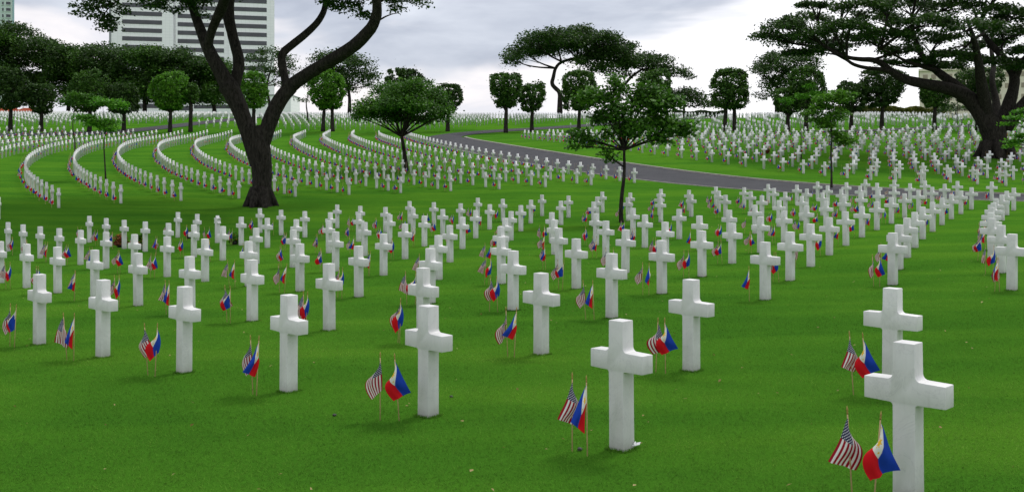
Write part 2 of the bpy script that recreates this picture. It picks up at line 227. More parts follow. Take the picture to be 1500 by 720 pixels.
def make_us():
    m, nt, bs = mat('flag_stars_stripes'); sp = nt.nodes.new('ShaderNodeSeparateXYZ'); nt.links.new(coord(nt, 'UV'), sp.inputs[0])
    u, v = sp.outputs[0], sp.outputs[1]
    st = M(nt, 'LESS_THAN', M(nt, 'FRACT', M(nt, 'MULTIPLY', v, 6.5)), .5)
    c = mixc(nt, st, (.72, .70, .67), (.30, .005, .018))
    can = M(nt, 'MULTIPLY', M(nt, 'LESS_THAN', u, .46), M(nt, 'GREATER_THAN', v, 6/13))
    a = M(nt, 'MULTIPLY', u, 12/.46); b = M(nt, 'MULTIPLY', M(nt, 'SUBTRACT', v, 6/13), 10/(7/13))
    ra = M(nt, 'ROUND', a); rb = M(nt, 'ROUND', b)
    par = M(nt, 'LESS_THAN', M(nt, 'ABSOLUTE', M(nt, 'SUBTRACT', M(nt, 'MODULO', M(nt, 'ADD', ra, rb), 2.0), 0.0)), .5)
    dx = M(nt, 'MULTIPLY', M(nt, 'SUBTRACT', a, ra), .85); dy = M(nt, 'SUBTRACT', b, rb)
    dd = M(nt, 'SQRT', M(nt, 'ADD', M(nt, 'MULTIPLY', dx, dx), M(nt, 'MULTIPLY', dy, dy)))
    star = M(nt, 'MULTIPLY', par, M(nt, 'LESS_THAN', dd, .34))
    cc = mixc(nt, star, (.012, .013, .060), (.75, .75, .78))
    c = mixc(nt, can, c, cc)
    nt.links.new(c, bs.inputs['Base Color']); finish_cloth(nt, bs, c)
    return m
def finish_cloth(nt, bs, c):
    bs.inputs['Roughness'].default_value = .8; bs.inputs['Specular IOR Level'].default_value = .2
    tr = nt.nodes.new('ShaderNodeBsdfTranslucent'); nt.links.new(c, tr.inputs[0])
    mx = nt.nodes.new('ShaderNodeMixShader'); mx.inputs[0].default_value = .16
    nt.links.new(bs.outputs[0], mx.inputs[1]); nt.links.new(tr.outputs[0], mx.inputs[2])
    nt.links.new(mx.outputs[0], nt.nodes['Material Output'].inputs[0])
def make_ph():
    m, nt, bs = mat('flag_sun_triangle'); sp = nt.nodes.new('ShaderNodeSeparateXYZ'); nt.links.new(coord(nt, 'UV'), sp.inputs[0])
    u, v = sp.outputs[0], sp.outputs[1]
    c = mixc(nt, M(nt, 'GREATER_THAN', v, .5), (.66, .008, .016), (.012, .055, .42))
    vc = M(nt, 'SUBTRACT', v, .5)
    tri = M(nt, 'LESS_THAN', M(nt, 'ADD', M(nt, 'DIVIDE', u, .64), M(nt, 'ABSOLUTE', M(nt, 'MULTIPLY', vc, 2.0))), 1.0)
    c = mixc(nt, tri, c, (.80, .78, .70))
    def disc(cu, cv, r):
        x = M(nt, 'MULTIPLY', M(nt, 'SUBTRACT', u, cu), 1.5); y = M(nt, 'SUBTRACT', v, cv)
        return x, y, M(nt, 'SQRT', M(nt, 'ADD', M(nt, 'MULTIPLY', x, x), M(nt, 'MULTIPLY', y, y)))
    x, y, d = disc(.215, .5, .1)
    ang = M(nt, 'ARCTAN2', y, x)
    ray = M(nt, 'MULTIPLY', M(nt, 'GREATER_THAN', M(nt, 'COSINE', M(nt, 'MULTIPLY', ang, 8.0)), .35), M(nt, 'LESS_THAN', d, .19))
    sun = M(nt, 'MAXIMUM', M(nt, 'LESS_THAN', d, .115), ray)
    for cu, cv in ((.05, .9), (.05, .1), (.48, .5)):
        sun = M(nt, 'MAXIMUM', sun, M(nt, 'LESS_THAN', disc(cu, cv, .04)[2], .038))
    c = mixc(nt, sun, c, (.85, .50, .03))
    nt.links.new(c, bs.inputs['Base Color']); finish_cloth(nt, bs, c)
    return m
MAT = dict(
    lawn=make_grass_ground(), marble=make_marble(), us=make_us(), ph=make_ph(),
    bark=make_bark('dark_bark', (.008, .007, .006), (.050, .043, .037)),
    bark2=make_bark('grey_bark', (.018, .015, .012), (.065, .056, .048)),
    leaf_dark=leafmat('leaves_dark', (.013, .033, .007), (.034, .080, .013), (.072, .145, .022), .3),
    leaf_mid=leafmat('leaves_mid', (.020, .060, .006), (.055, .155, .014), (.115, .270, .022), .35),
    leaf_top=leafmat('leaves_clipped', (.016, .046, .007), (.048, .120, .014), (.100, .215, .024)),
    leaf_fresh=leafmat('leaves_fresh', (.030, .095, .007), (.085, .230, .016), (.160, .370, .028), .35),
    leaf_bright=leafmat('leaves_bright', (.032, .115, .008), (.085, .270, .016), (.170, .430, .030), .4),
    leaf_yellow=leafmat('leaves_yellow', (.060, .075, .010), (.130, .150, .020), (.220, .230, .040)),
    leaf_red=leafmat('leaves_red', (.050, .012, .008), (.180, .045, .020), (.330, .120, .050)),
    stick=simple('pale_dowel', (.50, .33, .17), .7, .2, 30), gold=simple('gilt_tip', (.36, .24, .07), .4, .1, 20, .4),
    white_wall=None, glass=simple('dark_window_glass', (.045, .050, .060), .18, .25, .3),
    kerb=simple('concrete_kerb', (.34, .32, .28), .9, .25, 3), beige=simple('beige_plaster', (.72, .65, .53), .85, .08, .3),
    mint=simple('pale_green_plaster', (.50, .60, .55), .8, .06, .2), redroof=simple('orange_red_tiles', (.50, .10, .045), .8, .2, 1.5),
    greywall=simple('grey_cladding', (.30, .31, .33), .7, .1, .3), black=simple('black_pot', (.015, .014, .013), .6, .2, 10),
    flower=simple('orange_red_petals', (.62, .10, .03), .6, .5, 25), yflower=simple('yellow_petals', (.75, .45, .06), .6, .3, 25),
    dry=leafmat('dry_leaf', (.16, .09, .03), (.34, .24, .09), (.55, .45, .22)), post=simple('dark_post', (.03, .03, .03), .5, .2, 5),
    paper=simple('white_paper', (.8, .8, .8), .6, .05, 10),
)
def make_asphalt():
    m, nt, bs = mat('asphalt'); p = geo(nt, 'Position')
    c = ramp(nt, noise(nt, .5, 6, .7, p), [(.3, (.040, .041, .046)), (.7, (.074, .073, .078))])
    c2 = ramp(nt, noise(nt, 30, 3, .7, p), [(.35, (.034, .034, .038)), (.7, (.10, .10, .105))])
    nt.links.new(mixc(nt, .4, c, c2), bs.inputs['Base Color']); bs.inputs['Roughness'].default_value = .9; bs.inputs['Specular IOR Level'].default_value = .1
    bump(nt, bs, noise(nt, 60, 3, .6, p), .4, .01); return m
def make_cladding():
    m, nt, bs = mat('white_tile_cladding'); v = coord(nt)
    mp = nt.nodes.new('ShaderNodeMapping'); mp.inputs['Rotation'].default_value = (R_(90), 0, 0); nt.links.new(v, mp.inputs[0])
    br = nt.nodes.new('ShaderNodeTexBrick'); nt.links.new(mp.outputs[0], br.inputs[0]); br.offset = 0
    for k, x in (('Scale', 1.0), ('Mortar Size', .04), ('Brick Width', 1.6), ('Row Height', 1.12), ('Bias', -.2)): br.inputs[k].default_value = x
    br.inputs['Color1'].default_value = (.90, .89, .91, 1); br.inputs['Color2'].default_value = (.87, .86, .88, 1); br.inputs['Mortar'].default_value = (.74, .74, .76, 1)
    nt.links.new(br.outputs[0], bs.inputs['Base Color']); bs.inputs['Roughness'].default_value = .5; return m
MAT['asphalt'] = make_asphalt(); MAT['white_wall'] = make_cladding()

# ------------------------------------------------------------------ object helpers
def link_mesh(name, me, parent=None, mats=()):
    o = bpy.data.objects.new(name, me); COL.objects.link(o)
    for m in mats:
        if m.name not in [x.name for x in me.materials if x]: me.materials.append(m)
    if parent: o.parent = parent
    return o
def mesh_np(name, V, Q, mats, smooth=False, mi=None, uv=None):
    """V (n,3), Q (m,k) equal-sized faces"""
    me = bpy.data.meshes.new(name); V = np.asarray(V, np.float32); Q = np.asarray(Q, np.int32); k = Q.shape[1]
    me.vertices.add(len(V)); me.vertices.foreach_set('co', V.ravel())
    me.loops.add(Q.size); me.loops.foreach_set('vertex_index', Q.ravel())
    me.polygons.add(len(Q)); me.polygons.foreach_set('loop_start', np.arange(0, Q.size, k, dtype=np.int32)); me.polygons.foreach_set('loop_total', np.full(len(Q), k, np.int32))
    if smooth: me.polygons.foreach_set('use_smooth', np.ones(len(Q), bool))
    for m in mats: me.materials.append(m)
    if mi is not None: me.polygons.foreach_set('material_index', np.asarray(mi, np.int32))
    if uv is not None:
        l = me.uv_layers.new(name='UVMap'); l.data.foreach_set('uv', np.asarray(uv, np.float32)[Q.ravel()].ravel())
    me.update(calc_edges=True); me.validate()
    return me
def tag(o, label=None, cat=None, group=None, kind=None):
    if label: o['label'] = label
    if cat: o['category'] = cat
    if group: o['group'] = group
    if kind: o['kind'] = kind
    return o
def empty(name, loc, rz=0):
    o = bpy.data.objects.new(name, None); COL.objects.link(o); o.location = loc; o.rotation_euler = (0, 0, rz); o.empty_display_size = .2
    return o
class MB:
    def __init__(s): s.v = []; s.f = []
    def add(s, vs, fs):
        b = len(s.v); s.v += [tuple(v) for v in vs]; s.f += [tuple(i+b for i in f) for f in fs]
    def box(s, x0, x1, y0, y1, z0, z1):
        s.add([(x0, y0, z0), (x1, y0, z0), (x1, y1, z0), (x0, y1, z0), (x0, y0, z1), (x1, y0, z1), (x1, y1, z1), (x0, y1, z1)],
              [(0, 3, 2, 1), (4, 5, 6, 7), (0, 1, 5, 4), (1, 2, 6, 5), (2, 3, 7, 6), (3, 0, 4, 7)])
    def tube(s, pts, rad, n=9, rough=0.0, seed=0, smooth=2):
        rg = random.Random(seed); P = [Vector(p) for p in pts]; Rr = list(rad)
        for _ in range(smooth):           # corner cutting keeps the limbs bent but soft
            Q = [P[0]]; S = [Rr[0]]
            for i in range(len(P)-1):
                Q += [P[i].lerp(P[i+1], .27), P[i].lerp(P[i+1], .73)]; S += [Rr[i]*.73+Rr[i+1]*.27, Rr[i]*.27+Rr[i+1]*.73]
            P = Q+[P[-1]]; Rr = S+[Rr[-1]]
        vs = []; fs = []; up = Vector((.13, 1, .07)).normalized(); ph = [rg.uniform(0, 6.3) for _ in range(3)]
        for i, p in enumerate(P):
            t = (P[min(i+1, len(P)-1)]-P[max(i-1, 0)]).normalized()
            a = t.cross(up); a = a.normalized() if a.length > 1e-3 else Vector((1, 0, 0)); b = t.cross(a)
            for k in range(n):
                w = 2*math.pi*k/n
                r = Rr[i]*(1+rough*(.5*math.sin(2*w+ph[0]+i*.35)+.4*math.sin(3*w+ph[1]-i*.22)+.5*rg.uniform(-1, 1)))
                vs.append(p+(a*math.cos(w)+b*math.sin(w))*r)
            if i:
                for k in range(n):
                    q = (k+1) % n; fs.append(((i-1)*n+k, (i-1)*n+q, i*n+q, i*n+k))
        fs.append(tuple(range(n))[::-1]); fs.append(tuple((len(P)-1)*n+k for k in range(n)))
        s.add(vs, fs)
    def mesh(s, name, mats, smooth=False):
        me = bpy.data.meshes.new(name); me.from_pydata(s.v, [], s.f)
        for m in mats: me.materials.append(m)
        if smooth:
            for p in me.polygons: p.use_smooth = True
        me.update(); return me
    def build(s, name, m, parent=None, smooth=False):
        return link_mesh(name, s.mesh(name, [m], smooth), parent)

# ------------------------------------------------------------------ ground, road
xs = np.concatenate([[-3000, -1500, -700, -400, -260, -200], np.arange(-150, -30, 2.5), np.arange(-30, 40, 1.0), np.arange(40, 200, 2.5), [240, 320, 500, 900, 1800, 3200]])
ys = np.concatenate([[-400, -120, -50, -25], np.arange(-15, 60, 1.0), np.arange(60, 310, 2.0), [340, 400, 550, 900, 1800, 3600]])
GXm, GYm = np.meshgrid(xs, ys); Zm = gz(GXm, GYm)
V = np.stack([GXm, GYm, Zm], -1).reshape(-1, 3); nx = len(xs); ny = len(ys)
I = np.arange(nx*ny).reshape(ny, nx)
Q = np.stack([I[:-1, :-1], I[:-1, 1:], I[1:, 1:], I[1:, :-1]], -1).reshape(-1, 4)
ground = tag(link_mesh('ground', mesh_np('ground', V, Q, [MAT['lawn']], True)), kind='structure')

def strip(name, center, half, m, off=.035, sub=5):
    """a road draped on the ground along a polyline"""
    c = [Vector((p[0], p[1], 0)) for p in center]; V = []; F_ = []
    for i, p in enumerate(c):
        t = (c[min(i+1, len(c)-1)]-c[max(i-1, 0)]).normalized(); n = Vector((t.y, -t.x, 0))
        for k in range(sub+1):
            q = p+n*(half*(2*k/sub-1)); V.append((q.x, q.y, gz1(q.x, q.y)+off))
        if i:
            a = (i-1)*(sub+1); b = i*(sub+1)
            for k in range(sub): F_.append((a+k, a+k+1, b+k+1, b+k))
    me = bpy.data.meshes.new(name); me.from_pydata(V, [], F_); me.materials.append(m)
    for p in me.polygons: p.use_smooth = True
    return link_mesh(name, me)
def kerbline(name, pts, w=.26, h=.13):
    mb = MB(); prev = None; c = [Vector((p[0], p[1], 0)) for p in pts]
    for i, p in enumerate(c):
        t = (c[min(i+1, len(c)-1)]-c[max(i-1, 0)]).normalized(); n = Vector((t.y, -t.x, 0))
        a = p-n*w/2; b = p+n*w/2; z = gz1(p.x, p.y)
        vs = [(a.x, a.y, z-.1), (a.x, a.y, z+h), (b.x, b.y, z+h), (b.x, b.y, z-.1)]
        k = len(mb.v); mb.v += vs
        if prev is not None:
            for j in range(4):
                q = (j+1) % 4; mb.f.append((prev+j, prev+q, k+q, k+j))
        prev = k
    return mb.build(name, MAT['kerb'])
def smoothline(pts, step=1.0):
    P = [Vector((*p, 0)) for p in pts]
    for _ in range(4):
        Q = [P[0]]
        for a, b in zip(P[:-1], P[1:]): Q += [a.lerp(b, .25), a.lerp(b, .75)]
        P = Q+[P[-1]]
    out = [P[0]]
    for p in P[1:]:
        while (p-out[-1]).length > step: out.append(out[-1]+(p-out[-1]).normalized()*step)
    return [(p.x, p.y) for p in out]
RI, RO = 118.3, 124.1           # the road runs between two of the grave rings
rm = (RI+RO)/2
arc = [ring(rm, p) for p in np.arange(1.25, .13, -.012)]
tail = [(-9.0, 133.5), (-6.5, 141), (-1, 148.5), (6, 155), (14, 163), (26, 176), (44, 196)]
road = tag(strip('road', smoothline(arc, 1.2), (RO-RI)/2, MAT['asphalt']), kind='structure')
tag(strip('road', smoothline([arc[-3]]+tail, 1.2), 2.3, MAT['asphalt'], .045), kind='structure')
tag(kerbline('kerb', [ring(RI-.1, p) for p in np.arange(1.25, .14, -.006)]), kind='structure')
tag(kerbline('kerb', [ring(RO+.1, p) for p in np.arange(1.25, .22, -.006)], .14, .05), kind='structure')
pathA = [(-72, 128), (-62, 139), (-52, 146), (-40, 152), (-30, 161), (-26, 176), (-30, 200)]
pA = [stand(x, y, 120, 200) for x, y in ((120, 196), (180, 192.5), (230, 188), (290, 181), (345, 175), (400, 170))]
pathA = [(p.x, p.y) for p in pA]
pathA = [(pathA[0][0]-12, pathA[0][1]-6)] + pathA + [(pathA[-1][0]+9, pathA[-1][1]+12)]
tag(strip('path', smoothline(pathA, 1.5), 2.1, MAT['asphalt'], .05), kind='structure')
pC = [stand(x, y, 110, 200) for x, y in ((1200, 193), (1290, 191), (1345, 188), (1400, 185.5), (1440, 184), (1520, 183))]
pathC = [(p.x, p.y) for p in pC]
tag(strip('path', smoothline(pathC, 1.5), 1.6, MAT['asphalt'], .05), kind='structure')
def near_path(X, Y, pts, w):
    best = 1e9
    for (ax, ay), (bx, by) in zip(pts[:-1], pts[1:]):
        t = max(0, min(1, ((X-ax)*(bx-ax)+(Y-ay)*(by-ay))/((bx-ax)**2+(by-ay)**2+1e-9)))
        best = min(best, math.hypot(X-ax-t*(bx-ax), Y-ay-t*(by-ay)))
    return best < w

# ------------------------------------------------------------------ the marble crosses
CH, CA, CW, CT = 1.07, .285, .080, .068        # height, half arm span, half stem width, half thickness
def cross_mesh():
    z0, z1 = .655, .815; rU, rL = .040, .022
    def fil(cx, cz, r, a0, a1, n=4): return [(cx+r*math.cos(a0+(a1-a0)*i/n), cz+r*math.sin(a0+(a1-a0)*i/n)) for i in range(n+1)]
    pi = math.pi; wt = CW*.94
    right = [(CW*1.04, -.12), (CW, .3)] + fil(CW+rL, z0-rL, rL, pi, pi/2) + [(CA, z0+.004), (CA, z1-.004)] + fil(CW*.98+rU, z1+rU, rU, -pi/2, -pi, 5) + [(wt, CH)]
    prof = right + [(-x, z) for x, z in reversed(right)]
    bm = bmesh.new(); fr = [bm.verts.new((x, -CT, z)) for x, z in prof]; bk = [bm.verts.new((x, CT, z)) for x, z in prof]; n = len(prof)
    bm.faces.new(fr); bm.faces.new(bk[::-1])
    for i in range(n): bm.faces.new((fr[i], bk[i], bk[(i+1) % n], fr[(i+1) % n]))
    bmesh.ops.recalc_face_normals(bm, faces=bm.faces)
    ed = [e for e in bm.edges if len(e.link_faces) == 2 and e.calc_face_angle() > R_(40)]
    bmesh.ops.bevel(bm, geom=ed, offset=.0065, segments=2, profile=.5, affect='EDGES')
    for f in bm.faces: f.smooth = True
    me = bpy.data.meshes.new('grave_cross'); bm.to_mesh(me); bm.free(); me.materials.append(MAT['marble'])
    me.set_sharp_from_angle(angle=R_(28)); return me
CROSS = cross_mesh()
def star_mesh():
    """a six-pointed star on the same marble shaft"""
    bm = bmesh.new(); pts = []
    for k in range(12):
        a = math.pi/2+k*math.pi/6; r = .20 if k % 2 == 0 else .118; pts.append((r*math.cos(a), .87+r*math.sin(a)))
    fr = [bm.verts.new((x, -CT, z)) for x, z in pts]; bk = [bm.verts.new((x, CT, z)) for x, z in pts]
    bm.faces.new(fr); bm.faces.new(bk[::-1])
    for i in range(12): bm.faces.new((fr[i], fr[(i+1) % 12], bk[(i+1) % 12], bk[i]))
    g = bmesh.ops.create_cube(bm, size=1); 
    for v in g['verts']: v.co = Vector((v.co.x*.19, v.co.y*(CT*2-.006), v.co.z*.88+.32))
    bmesh.ops.recalc_face_normals(bm, faces=bm.faces)
    me = bpy.data.meshes.new('star_headstone'); bm.to_mesh(me); bm.free(); me.materials.append(MAT['marble']); return me
low_prof = [(CW, -.12), (CW, .655), (CA, .655), (CA, .815), (CW, .815), (CW*.94, CH)]
low_prof = low_prof+[(-x, z) for x, z in reversed(low_prof)]
def crosses_stuff(name, places):
    n = 12; V0 = np.array([(x, -CT, z) for x, z in low_prof]+[(x, CT, z) for x, z in low_prof])
    # caps as quads
    caps = [(0, 1, 10, 11), (2, 3, 8, 9), (4, 5, 6, 7)]
    caps = [(0, 1, 10, 11), (1, 4, 7, 10), (1, 2, 3, 4), (7, 8, 9, 10), (4, 5, 6, 7)]
    q = list(caps)+[tuple(i+12 for i in reversed(c)) for c in caps]+[(i, i+12, (i+1) % n+12, (i+1) % n) for i in range(n)]
    q = np.array(q); Vs = []; Qs = []
    for k, (x, y, z, rz) in enumerate(places):
        c, s = math.cos(rz), math.sin(rz); V = V0.copy(); V[:, 0] = V0[:, 0]*c-V0[:, 1]*s+x; V[:, 1] = V0[:, 0]*s+V0[:, 1]*c+y; V[:, 2] += z
        Vs.append(V); Qs.append(q+k*24)
    me = mesh_np(name, np.concatenate(Vs), np.concatenate(Qs), [MAT['marble_far']]); return link_mesh(name, me)
def far_marble():
    m, nt, bs = mat('white_marble_far'); rnd = geo(nt, 'Random Per Island')
    c = ramp(nt, rnd, [(0, (.70, .69, .68)), (1, (.84, .835, .82))]); nt.links.new(c, bs.inputs['Base Color']); bs.inputs['Roughness'].default_value = .6; return m
MAT['marble_far'] = far_marble()

ORD = 'zeroth first second third fourth fifth sixth seventh eighth ninth tenth eleventh twelfth thirteenth fourteenth fifteenth sixteenth seventeenth eighteenth nineteenth twentieth'.split()
TENS = {2: 'twenty', 3: 'thirty', 4: 'forty', 5: 'fifty'}; TTH = {2: 'twentieth', 3: 'thirtieth', 4: 'fortieth', 5: 'fiftieth'}
def ordw(n):
    if n <= 20: return ORD[n]
    return TTH[n//10] if n % 10 == 0 else TENS[n//10]+'-'+ORD[n % 10]
def cross_rot(ph): return math.atan2(-math.cos(ph), math.sin(ph))

# little hand flags -------------------------------------------------
def cloth_mesh(name, m, sx, wide, seed, nu=12, nv=10, bottom=.385, way=None):
    # way: how far the upper edge, the belly and the free corner hang sideways from the stick
    ta, tb, tc = [1.38*q for q in way] if way else (.112*wide*sx, -.20*wide*sx, -.04*wide*sx)
    rg = random.Random(seed); V = []; U = []; f1, f2, f3 = rg.uniform(0, 6), rg.uniform(0, 6), rg.uniform(.7, 1.2)
    curl = rg.uniform(-.02, .03)
    for j in range(nv+1):
        w = j/nv
        for i in range(nu+1):
            u = i/nu
            ax = ta*(u**.8)+sx*curl*math.sin(math.pi*u); az = -.30*u
            b0 = (0, -.15); b1 = (tb, -.15-.04*f3); b2 = (tc, -bottom)
            bx = (1-u)**2*b0[0]+2*u*(1-u)*b1[0]+u*u*b2[0]; bz = (1-u)**2*b0[1]+2*u*(1-u)*b1[1]+u*u*b2[1]
            x = (1-w)*ax+w*bx; z = (1-w)*az+w*bz
            y = -.010-.040*math.sin(math.pi*min(1, u*1.1))*math.sin(math.pi*w)*f3+.015*u*math.sin(5.5*w+f1)+.011*u*math.sin(10*w+5*u+f2)+.006*math.sin(17*w+f1)*u+(.02*(w-.5)*u)
            V.append((x, y, z)); U.append((u, 1-w))
    Q = [(j*(nu+1)+i, (j+1)*(nu+1)+i, (j+1)*(nu+1)+i+1, j*(nu+1)+i+1) for j in range(nv) for i in range(nu)]
    return mesh_np(name, V, Q, [m], True, uv=U)
WAYS_US = [(-.135, -.03, -.03, .36), (-.015, -.20, -.085, .39), (-.10, .05, .02, .40), (.012, -.17, -.06, .40), (.10, -.16, -.03, .38), (-.12, .12, .03, .38)]
WAYS_PH = [(.012, -.19, -.085, .39), (-.10, -.015, -.015, .40), (.02, -.16, -.05, .41), (.105, -.15, -.03, .38), (-.12, .03, -.02, .36), (.0, -.23, -.11, .37)]
US = [cloth_mesh('cloth', MAT['us'], 1, .8, k, bottom=w_[3], way=w_[:3]) for k, w_ in enumerate(WAYS_US)]
PHL = [cloth_mesh('cloth', MAT['ph'], 1, .8, 20+k, bottom=w_[3], way=w_[:3]) for k, w_ in enumerate(WAYS_PH)]
def stick_mesh():
    mb = MB(); mb.tube([(0, 0, -.08), (0, 0, .6)], [.0056, .0050], 7, smooth=0); return mb.mesh('stick', [MAT['stick']], True)
def finial_mesh():
    mb = MB(); z = .6; mb.tube([(0, 0, z-.004), (0, 0, z+.008), (0, 0, z+.014), (0, 0, z+.026), (0, 0, z+.055)], [.006, .0075, .0045, .008, .001], 7, smooth=0); return mb.mesh('finial', [MAT['gold']], True)
STICK, FIN = stick_mesh(), finial_mesh()
def flag(name, x, y, rz, variant, parts, label, group, lean=(0, 0)):
    r = empty(name, (x, y, gz1(x, y))); r.rotation_euler = (lean[0], lean[1], rz)
    tag(r, label, 'flag', group)
    c = link_mesh('cloth', variant, r); c.location = (0, 0, .575); c.scale = (rg.uniform(.82, 1.05), 1, rg.uniform(.92, 1.06))
    s = link_mesh('stick', STICK, r)
    if parts > 2: link_mesh('finial', FIN, r)
    return r

rg = random.Random(3)
placed = []
for k in sorted(ROWS):
    R = R1-DR*(k-1); phs = ROWS[k]; n = len(phs)
    rowtxt = 'front row' if k == 1 else ordw(k)+' row from the front'
    for i, ph in enumerate(phs):
        x, y = ring(R, ph); z = gz1(x, y); px = 750+F*x/y
        star = (k == 5 and abs(px-318.7) < 1.5)
        side = f'{ordw(i+1)} from the left'
        if n-i <= min(4, n//2): side = 'rightmost' if i == n-1 else f'{ordw(n-i)} from the right'
        elif i == 0: side = 'leftmost'
        where = f'{side} in the {rowtxt}'
        if star:
            o = link_mesh('star_headstone', star_mesh())
            tag(o, 'white marble star-topped headstone standing among crosses, third from the left in its row', 'headstone')
        else:
            o = link_mesh('grave_cross', CROSS)
            lab = f'white marble cross, {where}'
            if k == 1 and i == n-1: lab = 'nearest and largest white marble cross, cut off by the bottom edge'
            if k == 2 and i == n-1: lab = 'grey-veined white marble cross standing just behind the nearest and largest cross'
            tag(o, lab, 'cross', 'white marble crosses on the near lawn')
        o.location = (x, y, z-.002); o.rotation_euler = (R_(rg.gauss(0, .35)), R_(rg.gauss(0, .35)), cross_rot(ph)-R_(8)*min(1, max(0, (x+6)/6))+R_(rg.gauss(0, .8)))
        placed.append((x, y, ph))
        a = o.rotation_euler[2]; c_, s_ = math.cos(a), math.sin(a)
        for kind, lx, ly in (('us', -.21, -.36), ('ph', -.075, -.35)):
            if rg.random() < (.04 if k > 2 else 0): continue
            lx += rg.gauss(0, .02); ly += rg.gauss(0, .025)
            fx, fy = x+lx*c_-ly*s_, y+lx*s_+ly*c_
            base = 'American' if kind == 'us' else 'Philippine'
            refp = f'cross {side} in the {rowtxt}'
            if k == 1 and i == n-1: refp = 'nearest and largest cross at the bottom edge'
            if star: refp = 'star-topped headstone'
            v = rg.randrange(6)
            if k <= 2 and i >= n-2: v = (5 if kind == 'us' else 3) if i == n-1 else (0, 3, 1, 0, 4, 5)[i % 6] if kind == 'us' else (0, 2, 5, 3, 0, 1)[i % 6] if k == 1 else v
            flag('american_flag' if kind == 'us' else 'philippine_flag', fx, fy, rg.uniform(-.4, .4) if k <= 3 else rg.uniform(-.9, .9), (US if kind == 'us' else PHL)[v], 3 if k <= 7 else 2,
                 f'small {base} flag by the {refp}'.replace(' from the front', ''), 'small American flags stuck in the lawn' if kind == 'us' else 'small Philippine flags stuck in the lawn',
                 (R_(rg.gauss(0, 2.2)), R_(rg.gauss(0, 2.5))))

# rows beyond the strip of lawn and beyond the road -------------------
mid = []   # x, y, ph, block, row, index, flags?
ends = ENDS
DPH = .0125
for k, (R, f0, f1) in enumerate(ends):
    n = int(round((f1-f0)/DPH))
    for i in range(n+1):
        mid.append((*ring(R, f1-i*DPH), f1-i*DPH, 'L', k+1, i+1, True))
for j in range(1, 18):          # more curved rows behind, at the left edge
    R = ends[0][0]+3.44*j
    for i in range(0, 52):
        ph = .62-i*DPH
        x, y = ring(R, ph)
        if ph < .045-.006*j or 750+F*x/y < -25: continue
        mid.append((x, y, ph, 'O', j, i, j < 5))
for j in range(0, 20):          # the block beyond the road
    R = 112.1-3.42*j
    i = 0
    for ph in np.arange(.205+(0 if j == 0 else rg.uniform(0, .0172)), 1.12, .0172*112/R*.985):
        x, y = ring(R, ph)
        if y < 40 or 750+F*x/y > 1530 or 750+F*x/y < 765: continue
        if j == 0 and ph > .76: continue
        if y > min(122.5+.55*(x-1.7), 132) or y < 118.5-1.15*x and x < 10 and False: continue
        if near_path(x, y, pathC, 3): continue
        i += 1
        mid.append((x, y, float(ph), 'R', j+1, i, True))
T2_BASE = stand(1460, 231, 60, 110)
mid = [m for m in mid if math.hypot(m[0]-T2_BASE.x, m[1]-T2_BASE.y) > 2.6]
far = []
for ja in range(-140, 141):
    for jb in range(-60, 61):
        x = .55*ja+2.3*jb; y = 170+2.05*ja-.42*jb
        if y < 130 or y > 206: continue
        px = 750+F*x/y
        if px < -25 or px > 1525 or x > 12: continue
        y0 = (150 if px < 420 else 147) if x < 20 else 147-min(1, (x-20)/6)*14
        if x > 48: y0 = 135
        if y < y0: continue
        if near_path(x, y, pathA, 3.2) or near_path(x, y, pathC, 3.5) or near_path(x, y, tail, 6): continue
        if px < 345 and near_path(x, y-4.5, pathA, 4.0): continue
        if -14 < x < 32 and near_path(x, y-5, tail, 6): continue
        x += rg.gauss(0, .04); y += rg.gauss(0, .04)
        far.append((x, y, math.atan2(CY-y, CX-x), 'F', 0, 0, False))
for j in range(-46, 12):
    R = 125.8+2.7*j
    if R < 20: continue
    step = 1.5/R
    for ph in np.arange(-.9+rg.uniform(0, step), .9, step):
        x, y = ring(R+rg.gauss(0, .12), ph); px = 750+F*x/y
        if x <= 12 or px > 1525 or y > 206 or y < (135 if x > 48 else 147-min(1, max(0, (x-20))/6)*14): continue
        if near_path(x, y, pathC, 3.5) or near_path(x, y, tail, 5): continue
        far.append((x, y, float(ph), 'F', 0, 0, False))
vis = [m for m in mid if -3 < 750+F*m[0]/m[1] < 1503 and m[3] in 'LR']
vis.sort(key=lambda m: m[1])
chosen = set(id(m) for m in vis[:300-len(placed)])
rest = []
for m in mid:
    if id(m) not in chosen: rest.append(m); continue
    x, y, ph, b, row, idx, fl = m
    o = link_mesh('grave_cross', CROSS); o.location = (x, y, gz1(x, y)-.002); o.rotation_euler = (R_(rg.gauss(0, .3)), R_(rg.gauss(0, .3)), cross_rot(ph)+R_(rg.gauss(0, .6)))
    if b == 'L': tag(o, f'small white cross, {ordw(idx)} from near end of the {ordw(row)} curved row from the left', 'cross', 'crosses in curved rows beyond the lawn strip')
    else: tag(o, f'small white cross, {ordw(idx)} from the left in the {ordw(row)} row beyond the road', 'cross', 'crosses in rows beyond the road')
tag(crosses_stuff('grave_crosses', [(m[0], m[1], gz1(m[0], m[1]), cross_rot(m[2])+rg.gauss(0, .01)) for m in rest+far]), 'many small white crosses in far curved rows across the hillside', 'crosses', kind='stuff')

